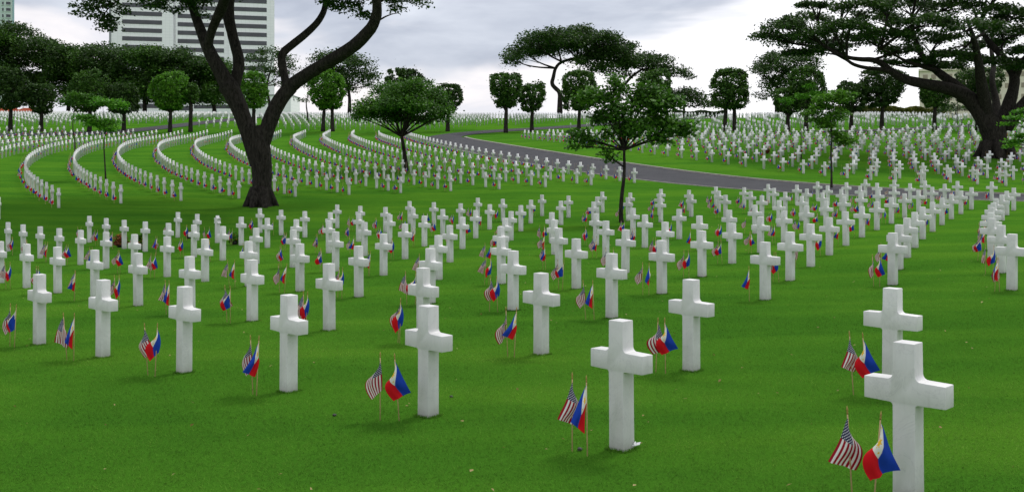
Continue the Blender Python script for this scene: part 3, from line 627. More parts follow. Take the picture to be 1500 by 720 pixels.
# small flags of the farther rows, too many to count
def flags_stuff(name, kind, m, places):
    Vs = []; Qs = []; Us = []; b = 0
    pro = [cloth_mesh('tmp', m, s, w, 50+i, 5, 4, bb) for i, (s, w, bb) in enumerate([(1, 1.1, .38), (-1, 1, .38), (1, .8, .4), (-1, 1.25, .36)])]
    P = []
    for me in pro:
        v = np.zeros(len(me.vertices)*3); me.vertices.foreach_get('co', v); v = v.reshape(-1, 3)
        q = np.zeros(len(me.loops), int); me.loops.foreach_get('vertex_index', q); q = q.reshape(-1, 4)
        uu = np.array([(i/5, 1-j/4) for j in range(5) for i in range(6)]); P.append((v, q, uu))
    sv = np.array([(x, y, z) for z in (-.4, .6) for x, y in ((-.005, -.003), (.005, -.003), (0, .005))]); sv[:, 2] += -.17; SQ = np.array([(0, 1, 4, 3), (1, 2, 5, 4), (2, 0, 3, 5)])
    mi = []
    for (x, y, z, a) in places:
        v, q, uu = P[rg.randrange(4)]; c, s = math.cos(a), math.sin(a)
        for (vv, qq, u2, mm) in ((v, q, uu, 0), (sv, SQ, np.zeros((6, 2)), 1)):
            w = vv.copy(); w[:, 0] = vv[:, 0]*c-vv[:, 1]*s+x; w[:, 1] = vv[:, 0]*s+vv[:, 1]*c+y; w[:, 2] += z+.57
            Vs.append(w); Qs.append(qq+b); Us.append(u2); b += len(vv); mi += [mm]*len(qq)
    for me in pro: bpy.data.meshes.remove(me)
    return link_mesh(name, mesh_np(name, np.concatenate(Vs), np.concatenate(Qs), [m, MAT['stick']], False, mi, np.concatenate(Us)))
ups, pps = [], []
for m in mid:
    x, y, ph = m[:3]
    if not m[6] or rg.random() < .06: continue
    a = cross_rot(ph); c_, s_ = math.cos(a), math.sin(a)
    for L_, lx, ly in ((ups, -.21, -.36), (pps, -.06, -.35)):
        lx += rg.gauss(0, .03); ly += rg.gauss(0, .03); fx, fy = x+lx*c_-ly*s_, y+lx*s_+ly*c_
        L_.append((fx, fy, gz1(fx, fy), rg.uniform(-.5, .5)))
tag(flags_stuff('american_flags', 'us', MAT['us'], ups), 'many tiny American flags along the far curved rows of crosses', 'flags', kind='stuff')
tag(flags_stuff('philippine_flags', 'ph', MAT['ph'], pps), 'many tiny Philippine flags along the far curved rows of crosses', 'flags', kind='stuff')
# ------------------------------------------------------------------ trees
def leaves_np(lobes, size, seed, flat=.6, tri=False):
    """lobes: (center, radii, count, clump_count). Returns a cloud of small leaf faces gathered in clumps."""
    g = np.random.default_rng(seed); Cs = []
    for (c, r, n, nc) in lobes:
        c = np.array(c); r = np.array(r)
        d = g.normal(size=(nc, 3)); d /= np.linalg.norm(d, axis=1)[:, None]
        d[:, 2] = np.where(d[:, 2] < -.35, -d[:, 2]*.5, d[:, 2])
        rad = 1-np.minimum(.75, np.abs(g.normal(0, .22, nc))); ctr = c+d*r*rad[:, None]
        per = g.multinomial(n, g.dirichlet(np.ones(nc)*3)); cs = np.repeat(ctr, per, 0)
        sg = min(r)*.16+size*.9
        Cs.append(cs+np.clip(g.normal(size=cs.shape), -1.7, 1.7)*np.array([sg*1.35, sg*1.35, sg*flat]))
    P = np.concatenate(Cs); return leaf_faces(P, size, g)
def leaf_faces(P, size, g, up=.7):
    n = len(P)
    nrm = g.normal(size=(n, 3)); nrm[:, 2] = np.abs(nrm[:, 2])+up; nrm /= np.linalg.norm(nrm, axis=1)[:, None]
    a = np.cross(nrm, g.normal(size=(n, 3))); a /= np.linalg.norm(a, axis=1)[:, None]; b = np.cross(nrm, a)
    s = size*g.uniform(.55, 1.35, n)[:, None]; w = g.uniform(.32, .55, n)[:, None]
    mid = P+nrm*s*.12
    V = np.stack([P-a*s*.6, mid+b*s*w, P+a*s*.6, mid-b*s*w], 1).reshape(-1, 3)
    return V, np.arange(4*n).reshape(n, 4)
def crown_obj(V, Q, m, parent, name='crown'):
    inv = Vector(parent.location)
    V = V-np.array(inv)
    return link_mesh(name, mesh_np(name, V, Q, [m]), parent)
def trunk_obj(mb, parent, m, name='trunk'):
    l = parent.location; mb.v = [(v[0]-l.x, v[1]-l.y, v[2]-l.z) for v in mb.v]
    return mb.build(name, m, parent, True)

def clipped_tree(px, top, bot, by, wpx, label, stems=1, seed=0, low=0.0):
    """street tree clipped to a rounded block"""
    b = stand(px, by, 110, 175); Y = b.y; s = Y/F
    H = (by-top)*s; hb = (by-bot)*s; w = wpx*s/2; g = np.random.default_rng(seed+100)
    root = empty('clipped_tree', b); tag(root, label, 'tree', 'clipped trees along the path')
    zc = b.z+(H+hb)/2; hz = (H-hb)/2
    n = int(11500*(w/3)*(hz/3)); P = []
    nc = 300
    d = g.normal(size=(nc, 3)); d /= np.linalg.norm(d, axis=1)[:, None]
    e = 4.2; k = (np.abs(d[:, 0])**e+np.abs(d[:, 1])**e+np.abs(d[:, 2])**e)**(-1/e)
    c = d*k[:, None]*(1-np.abs(g.normal(0, .07, nc)))[:, None]
    lobw = 1+low*np.where(c[:, 2] < -.3, -.25, .05)
    dn = d; bump_ = 1+.09*np.sin(3*dn[:, 0]+seed*1.7)*np.cos(2.6*dn[:, 2]+seed)+.07*np.sin(5*dn[:, 1]+4*dn[:, 2]+seed*2.3)
    c = c*bump_[:, None]*np.array([w, w*.92, hz])*.93; c[:, 0] *= lobw; c[:, 1] *= lobw; c += np.array([b.x, Y, zc])
    per = g.multinomial(n, g.dirichlet(np.ones(nc)*4)); cs = np.repeat(c, per, 0)
    cs = cs+np.clip(g.normal(size=cs.shape), -1.6, 1.6)*np.array([.17, .17, .14])*(w/3+.3)
    inn = g.normal(size=(int(n*.25), 3))*np.array([w, w, hz])*.38+np.array([b.x, Y, zc])
    V, Q = leaf_faces(np.concatenate([cs, inn]), .25, g, .2)
    crown_obj(V, Q, MAT['leaf_fresh' if px in (249, 371, 479) else 'leaf_dark' if px in (15, 60, 181, 1292, 1432, 1247, 593, 656) else 'leaf_top'], root)
    mb = MB()
    offs = [0] if stems == 1 else [-.55, .75]
    for j, o in enumerate(offs):
        mb.tube([(b.x+o*1.1, Y, b.z-.2), (b.x+o, Y+.1, b.z+hb*.5), (b.x+o*.9+.1, Y, b.z+hb), (b.x+o*.5, Y, zc+hz*.3)], [.36, .27, .24, .10], 9, .08, seed+j, 1)
        for q in range(7):
            a = q*.9+seed; z0 = hb*(.85+.05*q)
            mb.tube([(b.x+o*.9, Y, b.z+z0), (b.x+o+w*.35*math.cos(a), Y+w*.35*math.sin(a), b.z+z0+hz*.5), (b.x+o+w*.75*math.cos(a), Y+w*.75*math.sin(a), b.z+z0+hz*.85)], [.14, .08, .03], 6, .05, q, 1)
    trunk_obj(mb, root, MAT['bark']); return root
CT_ = [(15, 100, 160, 192.5, 43, 'dark clipped tree at the left edge before the red roof', 1, .2),
       (60, 122, 166, 193, 35, 'small dark clipped tree second from the left edge', 1, .5),
       (131, 104, 163, 193.5, 50, 'broad dome-topped clipped tree behind the bright saplings', 1, .2),
       (181, 123, 166, 193.5, 42, 'round dark clipped tree right of the bright saplings', 1, 0),
       (249, 107, 161, 193.5, 51, 'fresh green clipped tree in front of the white office tower', 1, .9),
       (279, 123, 150, 193.5, 24, 'thin sparse clipped tree right beside the fresh green one', 1, .6),
       (371, 106, 158, 192.5, 38, 'light green clipped tree seen just right of the big trunk fork', 1, 0),
       (479, 104, 160, 192.5, 48, 'bright two-stemmed clipped tree right of the big forked trunk', 2, .6),
       (593, 101, 158, 193, 50, 'dome-topped clipped tree rising behind the spreading green tree', 1, .1),
       (656, 123, 163, 192.5, 39, 'small dark clipped tree right of the spreading green tree', 1, .6),
       (741, 107, 158, 194.5, 44, 'tall clipped tree left of its smaller twin in the middle', 1, 1.0),
       (779, 122, 163, 193, 36, 'smaller clipped tree just right of the tall one in the middle', 1, .7),
       (848, 103, 163, 192, 50, 'broad clipped tree under the middle rain tree, by the bend of the road', 1, .4),
       (958, 104, 158, 192, 48, 'clipped tree half hidden behind the slender young tree', 1, .3),
       (1068, 103, 160, 192, 53, 'two-stemmed square clipped tree right of centre on the skyline', 2, .2),
       (1154, 130, 166, 192, 38, 'low clipped tree left of the dome-topped one, below the flat crown', 1, .5),
       (1181, 101, 160, 192, 48, 'dome-topped clipped tree behind the feathery sapling', 1, .3),
       (1247, 120, 163, 192, 40, 'dark clipped tree between the feathery sapling and the low limb', 1, .2),
       (1292, 99, 156, 192, 54, 'black-green clipped tree under the long low limb of the rain tree', 1, .5),
       (1369, 118, 157, 191, 40, 'clipped tree in front of the beige building', 1, .6),
       (1432, 100, 150, 191, 60, 'clipped tree seen through the fork of the great rain tree', 1, .2)]
for i, (px, t, bo, by, w, lab, st, low) in enumerate(CT_): clipped_tree(px, t, bo, by, w, lab, st, i, low)

def px_lobe(px, py, rx, ry, Y, dy=0.0, deep=None, n=600, nc=30):
    s = (Y+dy)/F; c = at(px, py, Y+dy); return (tuple(c), (rx*s, (deep if deep else rx*s*.8), ry*s), n, nc)

# the great forked trunk on the left
b1 = stand(382, 302, 40, 75); Y1 = b1.y
t1 = tag(empty('rain_tree', b1), 'huge dark rain tree with forked trunk left of centre, crown above the frame', 'tree')
def z2(zx, zy, dy=0.0): return at(230+zx/2.3225, zy/2.3225, Y1+dy)
w = Y1/F/2.3225/2
mb = MB()
mb.tube([b1+Vector((0, 0, -.4)), z2(352, 697), z2(356, 670), z2(358, 620), z2(356, 560), z2(350, 500), z2(335, 430)], [92*w, 82*w, 70*w, 64*w, 68*w, 72*w, 60*w], 16, .06, 1)
for a, l in ((2.6, 1.05), (3.6, .95), (.3, .95), (5.2, 1.1), (4.4, 1.0), (1.2, .8)):
    d = Vector((math.cos(a), math.sin(a), 0)); q = b1+d*l
    mb.tube([b1+d*.3+Vector((0, 0, 1.0)), b1+d*.6+Vector((0, 0, .3)), Vector((q.x, q.y, gz1(q.x, q.y)-.08))], [.34, .30, .12], 8, .08, int(a*9), 1)
mb.tube([z2(340, 560), z2(318, 480), z2(292, 395), z2(265, 335), z2(240, 290)], [44*w, 50*w, 56*w, 62*w, 66*w], 14, .06, 2)
mb.tube([z2(250, 310), z2(218, 245), z2(185, 190), z2(160, 130, .4), z2(132, 60, 1), z2(108, -20, 2), z2(90, -110, 3)], [60*w, 52*w, 46*w, 36*w, 30*w, 28*w, 20*w], 13, .07, 3)
mb.tube([z2(172, 165), z2(178, 130, -.3), z2(195, 80, -.8), z2(225, 20, -1.5), z2(240, -40, -2.5), z2(250, -130, -4)], [34*w, 30*w, 30*w, 34*w, 30*w, 18*w], 12, .07, 4)
mb.tube([z2(255, 330, .3), z2(268, 270, .5), z2(282, 215, .9), z2(268, 160, 1.3), z2(252, 100, 1.8), z2(240, 40, 2.4), z2(252, -40, 3.2), z2(290, -150, 5)], [42*w, 40*w, 38*w, 36*w, 38*w, 42*w, 34*w, 20*w], 13, .07, 5)
mb.tube([z2(352, 520), z2(368, 460), z2(392, 385), z2(425, 330), z2(455, 295)], [46*w, 50*w, 52*w, 52*w, 52*w], 14, .06, 6)
mb.tube([z2(445, 315), z2(436, 270, .3), z2(424, 215, .6), z2(424, 180, .8), z2(462, 150, 1), z2(520, 105, 1.4), z2(560, 60, 1.8), z2(574, 20, 2.2), z2(582, -60, 3.2), z2(560, -150, 5)], [30*w, 30*w, 28*w, 28*w, 26*w, 26*w, 23*w, 20*w, 18*w, 12*w], 11, .07, 7)
mb.tube([z2(445, 300), z2(495, 262, -.4), z2(560, 222, -1), z2(640, 178, -1.8), z2(700, 132, -2.4), z2(745, 75, -3), z2(752, 10, -3.5), z2(728, -60, -4), z2(700, -150, -5)], [48*w, 46*w, 44*w, 42*w, 40*w, 36*w, 30*w, 28*w, 20*w], 13, .07, 8)
tips = [(90, -110, 3), (250, -130, -4), (290, -150, 5), (560, -150, 5), (700, -150, -5)]
lobes1 = []
g1 = random.Random(8)
for i, (zx, zy, dy) in enumerate(tips):
    o = z2(zx, zy, dy)
    for q in range(5):
        a = q*1.26+i; L = g1.uniform(4, 7.5); e = o+Vector((math.cos(a)*L, math.sin(a)*L*1.1, g1.uniform(.6, 2.2)))
        mb.tube([o, o.lerp(e, .5)+Vector((0, 0, .6)), e], [.20, .13, .05], 7, .06, q, 1)
        lobes1.append((tuple(e), (3.2, 3.2, 1.0), 1500, 40))
def twig(pts, r0): mb.tube([z2(*p) for p in pts], [r0*(1-.75*i/(len(pts)-1)) for i in range(len(pts))], 6, .05, 9, 1)
twig([(108, -20, 2), (40, -60, 1.4), (-60, -40, .8), (-150, 10, 0), (-190, 60, -.3)], .12); twig([(-150, 10, 0), (-230, 40, -.6)], .05)
twig([(132, 40, 1), (90, -20, .5), (40, -10, 0), (0, 10, 0)], .09); twig([(108, -20, 2), (130, -50, .5), (170, -20, -.5), (150, 40, -.8)], .08)
twig([(752, 10, -3.5), (830, -40, -3), (920, -10, -3)], .09); twig([(745, 75, -3), (790, 50, -3), (820, 45, -3)], .06)
twig([(574, 20, 2.2), (640, -30, 0), (700, 10, -1)], .08); twig([(582, -60, 3), (650, -60, 2), (690, -30, 1)], .08)
trunk_obj(mb, t1, MAT['bark'])
vis1 = []
def vl(px, py, rx, ry, n, nc, dy=0.0): vis1.append(px_lobe(px, py, rx, ry, Y1, dy, 1.2, n, nc))
for a in ((128, 16, 14, 10, 260, 12), (150, 8, 22, 10, 380, 16), (150, 30, 18, 8, 300, 14), (163, 42, 12, 8, 200, 9), (172, 18, 10, 8, 110, 8), (120, 24, 8, 4, 70, 5), (218, 6, 20, 7, 260, 12), (232, 12, 10, 5, 120, 6),
          (262, 3, 22, 6, 300, 12), (255, 16, 8, 5, 90, 5), (290, 6, 20, 9, 300, 12), (298, 22, 8, 5, 80, 5), (275, -6, 40, 8, 500, 16), (340, -8, 22, 7, 260, 12), (486, 4, 14, 9, 240, 12), (508, 12, 24, 12, 480, 20), (530, 24, 14, 6, 170, 8),
          (560, 2, 28, 9, 420, 16), (580, 16, 12, 9, 170, 9), (602, 2, 22, 6, 240, 12), (620, 6, 10, 4, 70, 5), (540, -6, 50, 8, 600, 20), (190, -8, 40, 7, 420, 16)): vl(*a[:4], int(a[4]*1.25), a[5])
V1, Q1 = leaves_np(lobes1, .26, 1); V2, Q2 = leaves_np(vis1, .15, 2)
crown_obj(np.concatenate([V1, V2]), np.concatenate([Q1, Q2+len(V1)]), MAT['leaf_dark'], t1)

# the great rain tree at the right
b2 = T2_BASE; Y2 = b2.y
t2 = tag(empty('rain_tree', b2), 'huge spreading rain tree on the right with a long low limb reaching left', 'tree')
def z3(zx, zy, dy=0.0): return at(1260+zx/3, zy/3, Y2+dy)
w = Y2/F/3/2; mb = MB()
mb.tube([b2+Vector((0, 0, -.6)), z3(600, 680), z3(596, 640), z3(590, 590), z3(580, 545)], [122*w, 112*w, 104*w, 106*w, 114*w], 18, .07, 1)
for a in (0, .9, 1.9, 2.8, 3.6, 4.4, 5.3):
    d = Vector((math.cos(a), math.sin(a), 0)); q = b2+d*2.1
    mb.tube([b2+d*.9+Vector((0, 0, 1.4)), b2+d*1.4+Vector((0, 0, .45)), Vector((q.x, q.y, gz1(q.x, q.y)-.1))], [.6, .45, .12], 8, .1, int(a*7), 1)
mb.tube([z3(575, 560), z3(540, 500), z3(490, 440), z3(430, 400), z3(340, 378), z3(250, 362), z3(180, 345), z3(130, 310), z3(100, 282), z3(60, 262), z3(0, 262, 1), z3(-70, 250, 1.5), z3(-130, 215, 2)], [96*w, 84*w, 72*w, 60*w, 52*w, 42*w, 36*w, 32*w, 28*w, 24*w, 20*w, 15*w, 8*w], 13, .07, 2)
mb.tube([z3(150, 322), z3(100, 304, -.8), z3(30, 300, -1.4), z3(-30, 285, -2), z3(-60, 262, -2.4), z3(-100, 240, -3), z3(-150, 235, -3.5)], [24*w, 20*w, 17*w, 15*w, 12*w, 9*w, 5*w], 9, .07, 3)
mb.tube([z3(500, 450), z3(430, 385, 1), z3(365, 335, 2), z3(300, 285, 3), z3(262, 230, 3.5), z3(240, 170, 4), z3(225, 90, 5)], [56*w, 48*w, 40*w, 30*w, 24*w, 18*w, 9*w], 11, .07, 4)
mb.tube([z3(330, 310, 2), z3(260, 290, 1), z3(200, 270, 0), z3(150, 240, -1), z3(90, 215, -2)], [22*w, 16*w, 13*w, 10*w, 5*w], 8, .07, 5)
mb.tube([z3(560, 520), z3(545, 430, -1), z3(530, 350, -2), z3(520, 260, -3), z3(500, 170, -4), z3(470, 90, -5)], [60*w, 52*w, 42*w, 32*w, 24*w, 10*w], 11, .07, 6)
mb.tube([z3(620, 560), z3(645, 480, .5), z3(672, 400, 1), z3(682, 335, 1.5), z3(660, 300, 2), z3(620, 240, 3), z3(560, 180, 4), z3(520, 110, 5), z3(500, 40, 6)], [70*w, 58*w, 50*w, 44*w, 38*w, 32*w, 26*w, 18*w, 9*w], 12, .07, 7)
mb.tube([z3(682, 340, 1.5), z3(705, 280, 1), z3(740, 240, 0), z3(800, 190, -1), z3(860, 130, -2)], [36*w, 30*w, 26*w, 20*w, 9*w], 10, .07, 8)
mb.tube([z3(640, 560), z3(700, 480, -1), z3(770, 400, -2), z3(850, 330, -3), z3(930, 260, -4)], [60*w, 54*w, 44*w, 30*w, 12*w], 11, .07, 9)
mb.tube([z3(600, 540, 2), z3(600, 450, 4), z3(575, 350, 6), z3(590, 290, 8), z3(570, 200, 10), z3(600, 90, 12)], [44*w, 36*w, 26*w, 22*w, 18*w, 9*w], 10, .07, 10)
pads2 = [(1128, 55, 26, 12, 1), (1150, 40, 34, 14, -2), (1165, 62, 36, 12, 3), (1185, 30, 34, 13, 6), (1195, 52, 40, 14, -3), (1215, 72, 34, 10, 0), (1170, 78, 22, 6, 2), (1235, 40, 40, 14, -7), (1250, 62, 42, 13, 5),
         (1262, 12, 44, 13, -5), (1285, 30, 44, 15, 4), (1300, 52, 44, 13, -4), (1320, 75, 34, 10, 0), (1345, 92, 26, 8, 2), (1325, 10, 46, 14, 8), (1355, 35, 48, 15, -6), (1372, 60, 48, 14, 4), (1395, 82, 36, 10, -2),
         (1400, 12, 50, 15, 2), (1425, 42, 48, 15, -8), (1445, 66, 44, 13, 6), (1470, 22, 50, 15, -2), (1490, 50, 48, 15, 4), (1520, 74, 44, 12, -3), (1540, 30, 50, 15, 3), (1240, -6, 40, 8, 2), (1190, 8, 26, 4, 1), (1300, -14, 60, 14, -3), (1380, -20, 60, 15, 5), (1460, -20, 60, 16, 0), (1550, -16, 60, 16, 0), (1590, 50, 40, 18, 0), (1340, -40, 60, 14, 0), (1440, -48, 60, 14, 0), (1530, -45, 60, 14, 0), (1392, 98, 24, 7, 3), (1425, 88, 26, 8, 5), (1462, 92, 30, 9, 2), (1495, 98, 26, 10, -2), (1300, 92, 16, 5, 4)]
lob2 = []; gr = random.Random(4)
hubs = [z3(-60, 262, -2.4), z3(60, 262), z3(225, 90, 5), z3(240, 170, 4), z3(300, 285, 3), z3(470, 90, -5), z3(500, 170, -4), z3(520, 110, 5), z3(570, 200, 10), z3(800, 190, -1), z3(860, 130, -2), z3(90, 215, -2), z3(-130, 215, 2), z3(620, 240, 3), z3(930, 260, -4)]
for i, (px, py, rx, ry, dy) in enumerate(pads2):
    c, r, n, nc = px_lobe(px, py, rx, ry*.9, Y2, dy, rx*Y2/F*.9, int(rx*54), 44)
    lob2.append((c, r, n, nc)); cv = Vector(c)
    hub = min(hubs, key=lambda h: (h-cv).length+(1.5 if h.z > cv.z else 0))
    m_ = hub.lerp(cv, .55)+Vector((gr.uniform(-.6, .6), gr.uniform(-.5, .5), gr.uniform(-.5, .3)))
    mb.tube([hub, m_, cv+Vector((0, 0, -r[2]*.2))], [.15, .10, .04], 6, .08, i, 2)
    for q in range(4):
        e = cv+Vector((gr.uniform(-1, 1)*r[0]*.8, gr.uniform(-1, 1)*r[1]*.8, gr.uniform(-.1, .6)*r[2]))
        mb.tube([m_, m_.lerp(e, .5)+Vector((0, 0, .3)), e], [.08, .05, .02], 5, .05, q, 1)
trunk_obj(mb, t2, MAT['bark'])
V, Q = leaves_np(lob2, .205, 5, .5); crown_obj(V, Q, MAT['leaf_dark'], t2)

def open_tree(name, px, by, Y, pads, trunk, label, m='leaf_dark', bark='bark', leaf=.3, cat='tree', dens=1.0, r0=.35, group=None, seed=0, hub=None, deep=None, flat=.5, twigs=3, fork=None, fat=1.0):
    """a tree with a bent trunk, limbs to every pad of leaves; pads (px,py,rx,ry,dy,n)"""
    if Y is None: b = stand(px, by); Y = b.y
    else: b = Vector(((px-750)/F*Y, Y, 0)); b.z = gz1(b.x, b.y)
    root = tag(empty(name, b), label, cat, group); mb = MB(); s = Y/F; g = random.Random(seed)
    P = [b+Vector((0, 0, -.2))]+[at(x, y, Y+d) for x, y, d in trunk]; n = len(P)
    mb.tube(P, [r0*(1.25 if i == 0 else 1-.55*i/(n-1)) for i in range(n)], 9, .08, seed, 2)
    lob = []; hubs = P[len(P)//2:] if fork is None else P[fork:fork+2]
    for i, pd in enumerate(pads):
        x, y, rx, ry, dy, k = pd
        c, r, nn, nc = px_lobe(x, y, rx, ry*fat, Y, dy, (deep or rx*s*.8), int(k*dens), max(5, int(k*dens/28)))
        lob.append((c, r, nn, nc)); cv = Vector(c); h = min(hubs, key=lambda q: (q-cv).length+(2 if q.z > cv.z else 0))
        m_ = h.lerp(cv, .5)+Vector((g.uniform(-.1, .1)*(cv-h).length, g.uniform(-.1, .1)*(cv-h).length, (-.06 if fork is None else .03)*(cv-h).length))
        mb.tube([h, m_, cv], [r0*.38, r0*.24, r0*.08], 6, .08, i, 2)
        for q in range(twigs):
            e = cv+Vector((g.uniform(-1, 1)*r[0]*.8, g.uniform(-1, 1)*r[1]*.8, g.uniform(-.3, .7)*r[2]))
            mb.tube([m_, m_.lerp(e, .5), e], [r0*.15, r0*.1, r0*.03], 5, .05, q, 1)
    trunk_obj(mb, root, MAT[bark]); V, Q = leaves_np(lob, leaf, seed+50, flat); crown_obj(V, Q, MAT[m], root); return root

# spreading green tree in the middle of the curved rows
pads = [(592, 148, 30, 16, 0, 900), (575, 162, 26, 12, 1, 500), (612, 150, 22, 14, 2, 500), (548, 158, 26, 13, 0, 700), (570, 140, 28, 14, 3, 800), (600, 132, 30, 13, -2, 850), (628, 142, 24, 14, 2, 700), (590, 155, 34, 14, -3, 1000), (622, 162, 26, 12, -1, 700), (645, 158, 16, 11, 1, 380),
        (560, 170, 30, 12, 1, 800), (538, 166, 18, 9, -1, 380), (600, 176, 34, 8, 2, 700), (640, 172, 16, 7, 0, 260), (628, 122, 6, 5, 0, 60), (655, 165, 9, 9, 0, 120), (526, 172, 8, 4, 0, 60)]
open_tree('spreading_tree', 595, 250, None, pads, [(594, 235, 0), (592, 222, 0), (590, 208, 0), (588, 200, 0), (592, 185, .3), (598, 165, .5)], 'spreading fresh green tree with a low forked trunk among the curved rows', 'leaf_mid', leaf=.17, r0=.20, seed=3, dens=2.9, flat=.8, fork=3, fat=1.15, twigs=2)
# slender young tree beside the road
pads = [(848, 202, 14, 8, 0, 120), (868, 208, 12, 7, .4, 90), (842, 215, 5, 5, 0, 30), (880, 175, 14, 16, .5, 200), (862, 145, 16, 14, -.3, 230), (885, 150, 16, 16, .6, 240), (905, 135, 14, 14, .3, 160), (905, 165, 18, 16, -.5, 250), (930, 150, 18, 18, .6, 260),
        (955, 140, 18, 20, 0, 260), (975, 155, 18, 16, -.4, 260), (960, 178, 22, 16, .5, 330), (935, 190, 22, 14, -.3, 280), (910, 192, 16, 12, .2, 170), (985, 190, 18, 10, 0, 240), (1002, 196, 12, 8, .3, 130), (890, 200, 10, 7, 0, 70), (965, 205, 18, 7, .3, 150), (896, 232, 8, 5, 0, 45), (886, 222, 5, 4, 0, 22), (900, 118, 8, 6, 0, 50), (945, 160, 20, 20, 0, 200), (1008, 183, 6, 5, 0, 35)]
t6 = open_tree('young_tree', 911, 326, None, pads, [(909, 310, 0), (911, 285, 0), (914, 262, 0), (915, 245, 0), (914, 220, 0), (916, 190, .1), (912, 160, .1)], 'slender young tree with a thin dark trunk and sparse crown in front of the road', 'leaf_mid', leaf=.155, r0=.10, seed=6, dens=2.3, flat=.9, twigs=2, fork=4)
# feathery sapling at the kerb
pads = [(1188, 166, 13, 4, 0, 180), (1215, 148, 18, 9, 0, 420), (1205, 160, 16, 7, .2, 260), (1235, 145, 12, 6, 0, 190), (1197, 178, 12, 4, 0, 150), (1222, 172, 15, 8, -.2, 300), (1212, 186, 12, 5, 0, 160), (1236, 208, 13, 8, 0, 330), (1224, 200, 8, 6, 0, 120), (1228, 136, 8, 4, 0, 80), (1246, 139, 6, 3, 0, 40)]
open_tree('sapling', 1218, 276, None, pads, [(1218, 260, 0), (1218, 240, 0), (1217, 220, 0), (1219, 200, 0), (1217, 180, 0), (1215, 160, 0)], 'feathery sapling with a thin grey stem at the far kerb of the road', 'leaf_fresh', 'bark2', leaf=.14, r0=.075, seed=7, dens=3.0, flat=.5, fat=1.5)
pads = [(1196, 138, 10, 6, 0, 140), (1175, 145, 9, 10, 0, 120), (1150, 150, 10, 9, 0, 130), (1186, 128, 8, 5, 0, 70)]
open_tree('sapling', 1174, 234, None, pads, [(1173, 215, 0), (1174, 195, 0), (1172, 170, 0)], 'thin bright sapling among the crosses left of the feathery one', 'leaf_bright', 'bark2', leaf=.16, r0=.05, seed=8, dens=2.2)
# two bright saplings on the left
pads = [(150, 152, 11, 6, 0, 200), (172, 156, 11, 7, 0, 250), (125, 175, 16, 5, 0, 260), (150, 180, 18, 6, .3, 300), (158, 190, 12, 5, 0, 160), (135, 183, 10, 5, -.3, 130)]
open_tree('sapling', 155, 263, None, pads, [(154, 245, 0), (153, 228, 0), (152, 212, 0), (154, 195, 0), (157, 178, 0)], 'bright green sapling with a thin forked stem left of the big trunk', 'leaf_bright', 'bark2', leaf=.15, r0=.06, seed=9, dens=2.6, flat=.5, fork=3, fat=1.3)
pads = [(115, 150, 18, 7, 0, 260), (95, 152, 12, 7, .4, 170), (135, 146, 14, 6, 0, 180), (110, 142, 14, 5, -.4, 150)]
open_tree('sapling', 110, 224, None, pads, [(110, 212, 0), (109, 203, 0), (106, 185, 0), (108, 165, 0)], 'duller green sapling with a V-shaped stem at the end of a curved row', 'leaf_mid', 'bark2', leaf=.2, r0=.08, seed=10, dens=2.2, flat=.6, fork=3, fat=1.3)
# a branch of leaves entering at the right edge
pads = [(1488, 172, 14, 4, 0, 220), (1480, 182, 12, 3, 0, 120), (1500, 165, 12, 5, 0, 200), (1486, 208, 12, 4, .2, 170), (1500, 200, 12, 6, 0, 220), (1520, 180, 18, 9, 0, 400), (1482, 214, 8, 3, 0, 60), (1525, 210, 16, 8, 0, 320)]
open_tree('young_tree', 1538, 262, 62, pads, [(1537, 240, 0), (1535, 215, 0), (1530, 190, 0), (1528, 170, 0)], 'bright young tree whose leafy twigs enter at the right edge', 'leaf_bright', 'bark2', leaf=.15, r0=.09, seed=12, dens=1.3, flat=.4)

# flat-crowned trees beyond the crest
pads = [(750, 88, 14, 6, 0, 300), (768, 78, 22, 9, 2, 700), (785, 62, 26, 10, -3, 900), (800, 76, 24, 9, 4, 800), (812, 55, 24, 9, -1, 800), (830, 66, 26, 11, -4, 1000), (848, 52, 26, 8, 3, 900), (860, 70, 30, 12, 0, 1200), (872, 88, 26, 10, 2, 900), (885, 60, 24, 9, -3, 800),
        (898, 78, 26, 12, 0, 1100), (912, 92, 22, 11, 3, 900), (918, 74, 14, 6, 0, 300), (885, 102, 22, 7, 0, 500), (845, 92, 20, 5, -2, 250)]
open_tree('rain_tree', 820, 166, 208, pads, [(820, 150, 0), (821, 135, 0), (812, 128, 0), (808, 122, 0), (811, 112, 0), (813, 100, .5), (822, 90, .5), (845, 85, 0), (870, 82, 0)], 'broad flat-topped rain tree with a crooked leaning trunk on the middle skyline', leaf=.42, r0=.55, seed=21, dens=2.3, deep=7, fat=1.4, flat=.7)
pads = [(925, 95, 20, 8, 0, 420), (945, 88, 24, 8, 2, 600), (962, 92, 22, 8, -2, 520), (975, 103, 16, 7, 0, 300), (992, 106, 14, 6, 0, 250), (1003, 112, 9, 4, 0, 120), (955, 102, 18, 6, 3, 260), (915, 108, 16, 6, 0, 200)]
open_tree('rain_tree', 905, 166, 214, pads, [(903, 150, 0), (907, 135, 0), (915, 124, 0), (925, 112, 0), (940, 102, 0)], 'lighter flat-crowned rain tree stepping down right of the broad one', leaf=.4, r0=.5, seed=22, dens=2.2, deep=6, fat=1.35, flat=.7)
pads = [(1125, 92, 22, 8, 0, 500), (1148, 86, 26, 8, 2, 650), (1172, 90, 24, 8, -2, 550), (1115, 105, 16, 9, 0, 380), (1140, 103, 24, 9, 0, 600), (1130, 122, 18, 10, 1, 420), (1150, 125, 18, 12, -1, 450), (1190, 100, 16, 6, 0, 250), (1165, 110, 18, 10, 0, 380), (1120, 140, 12, 8, 0, 180)]
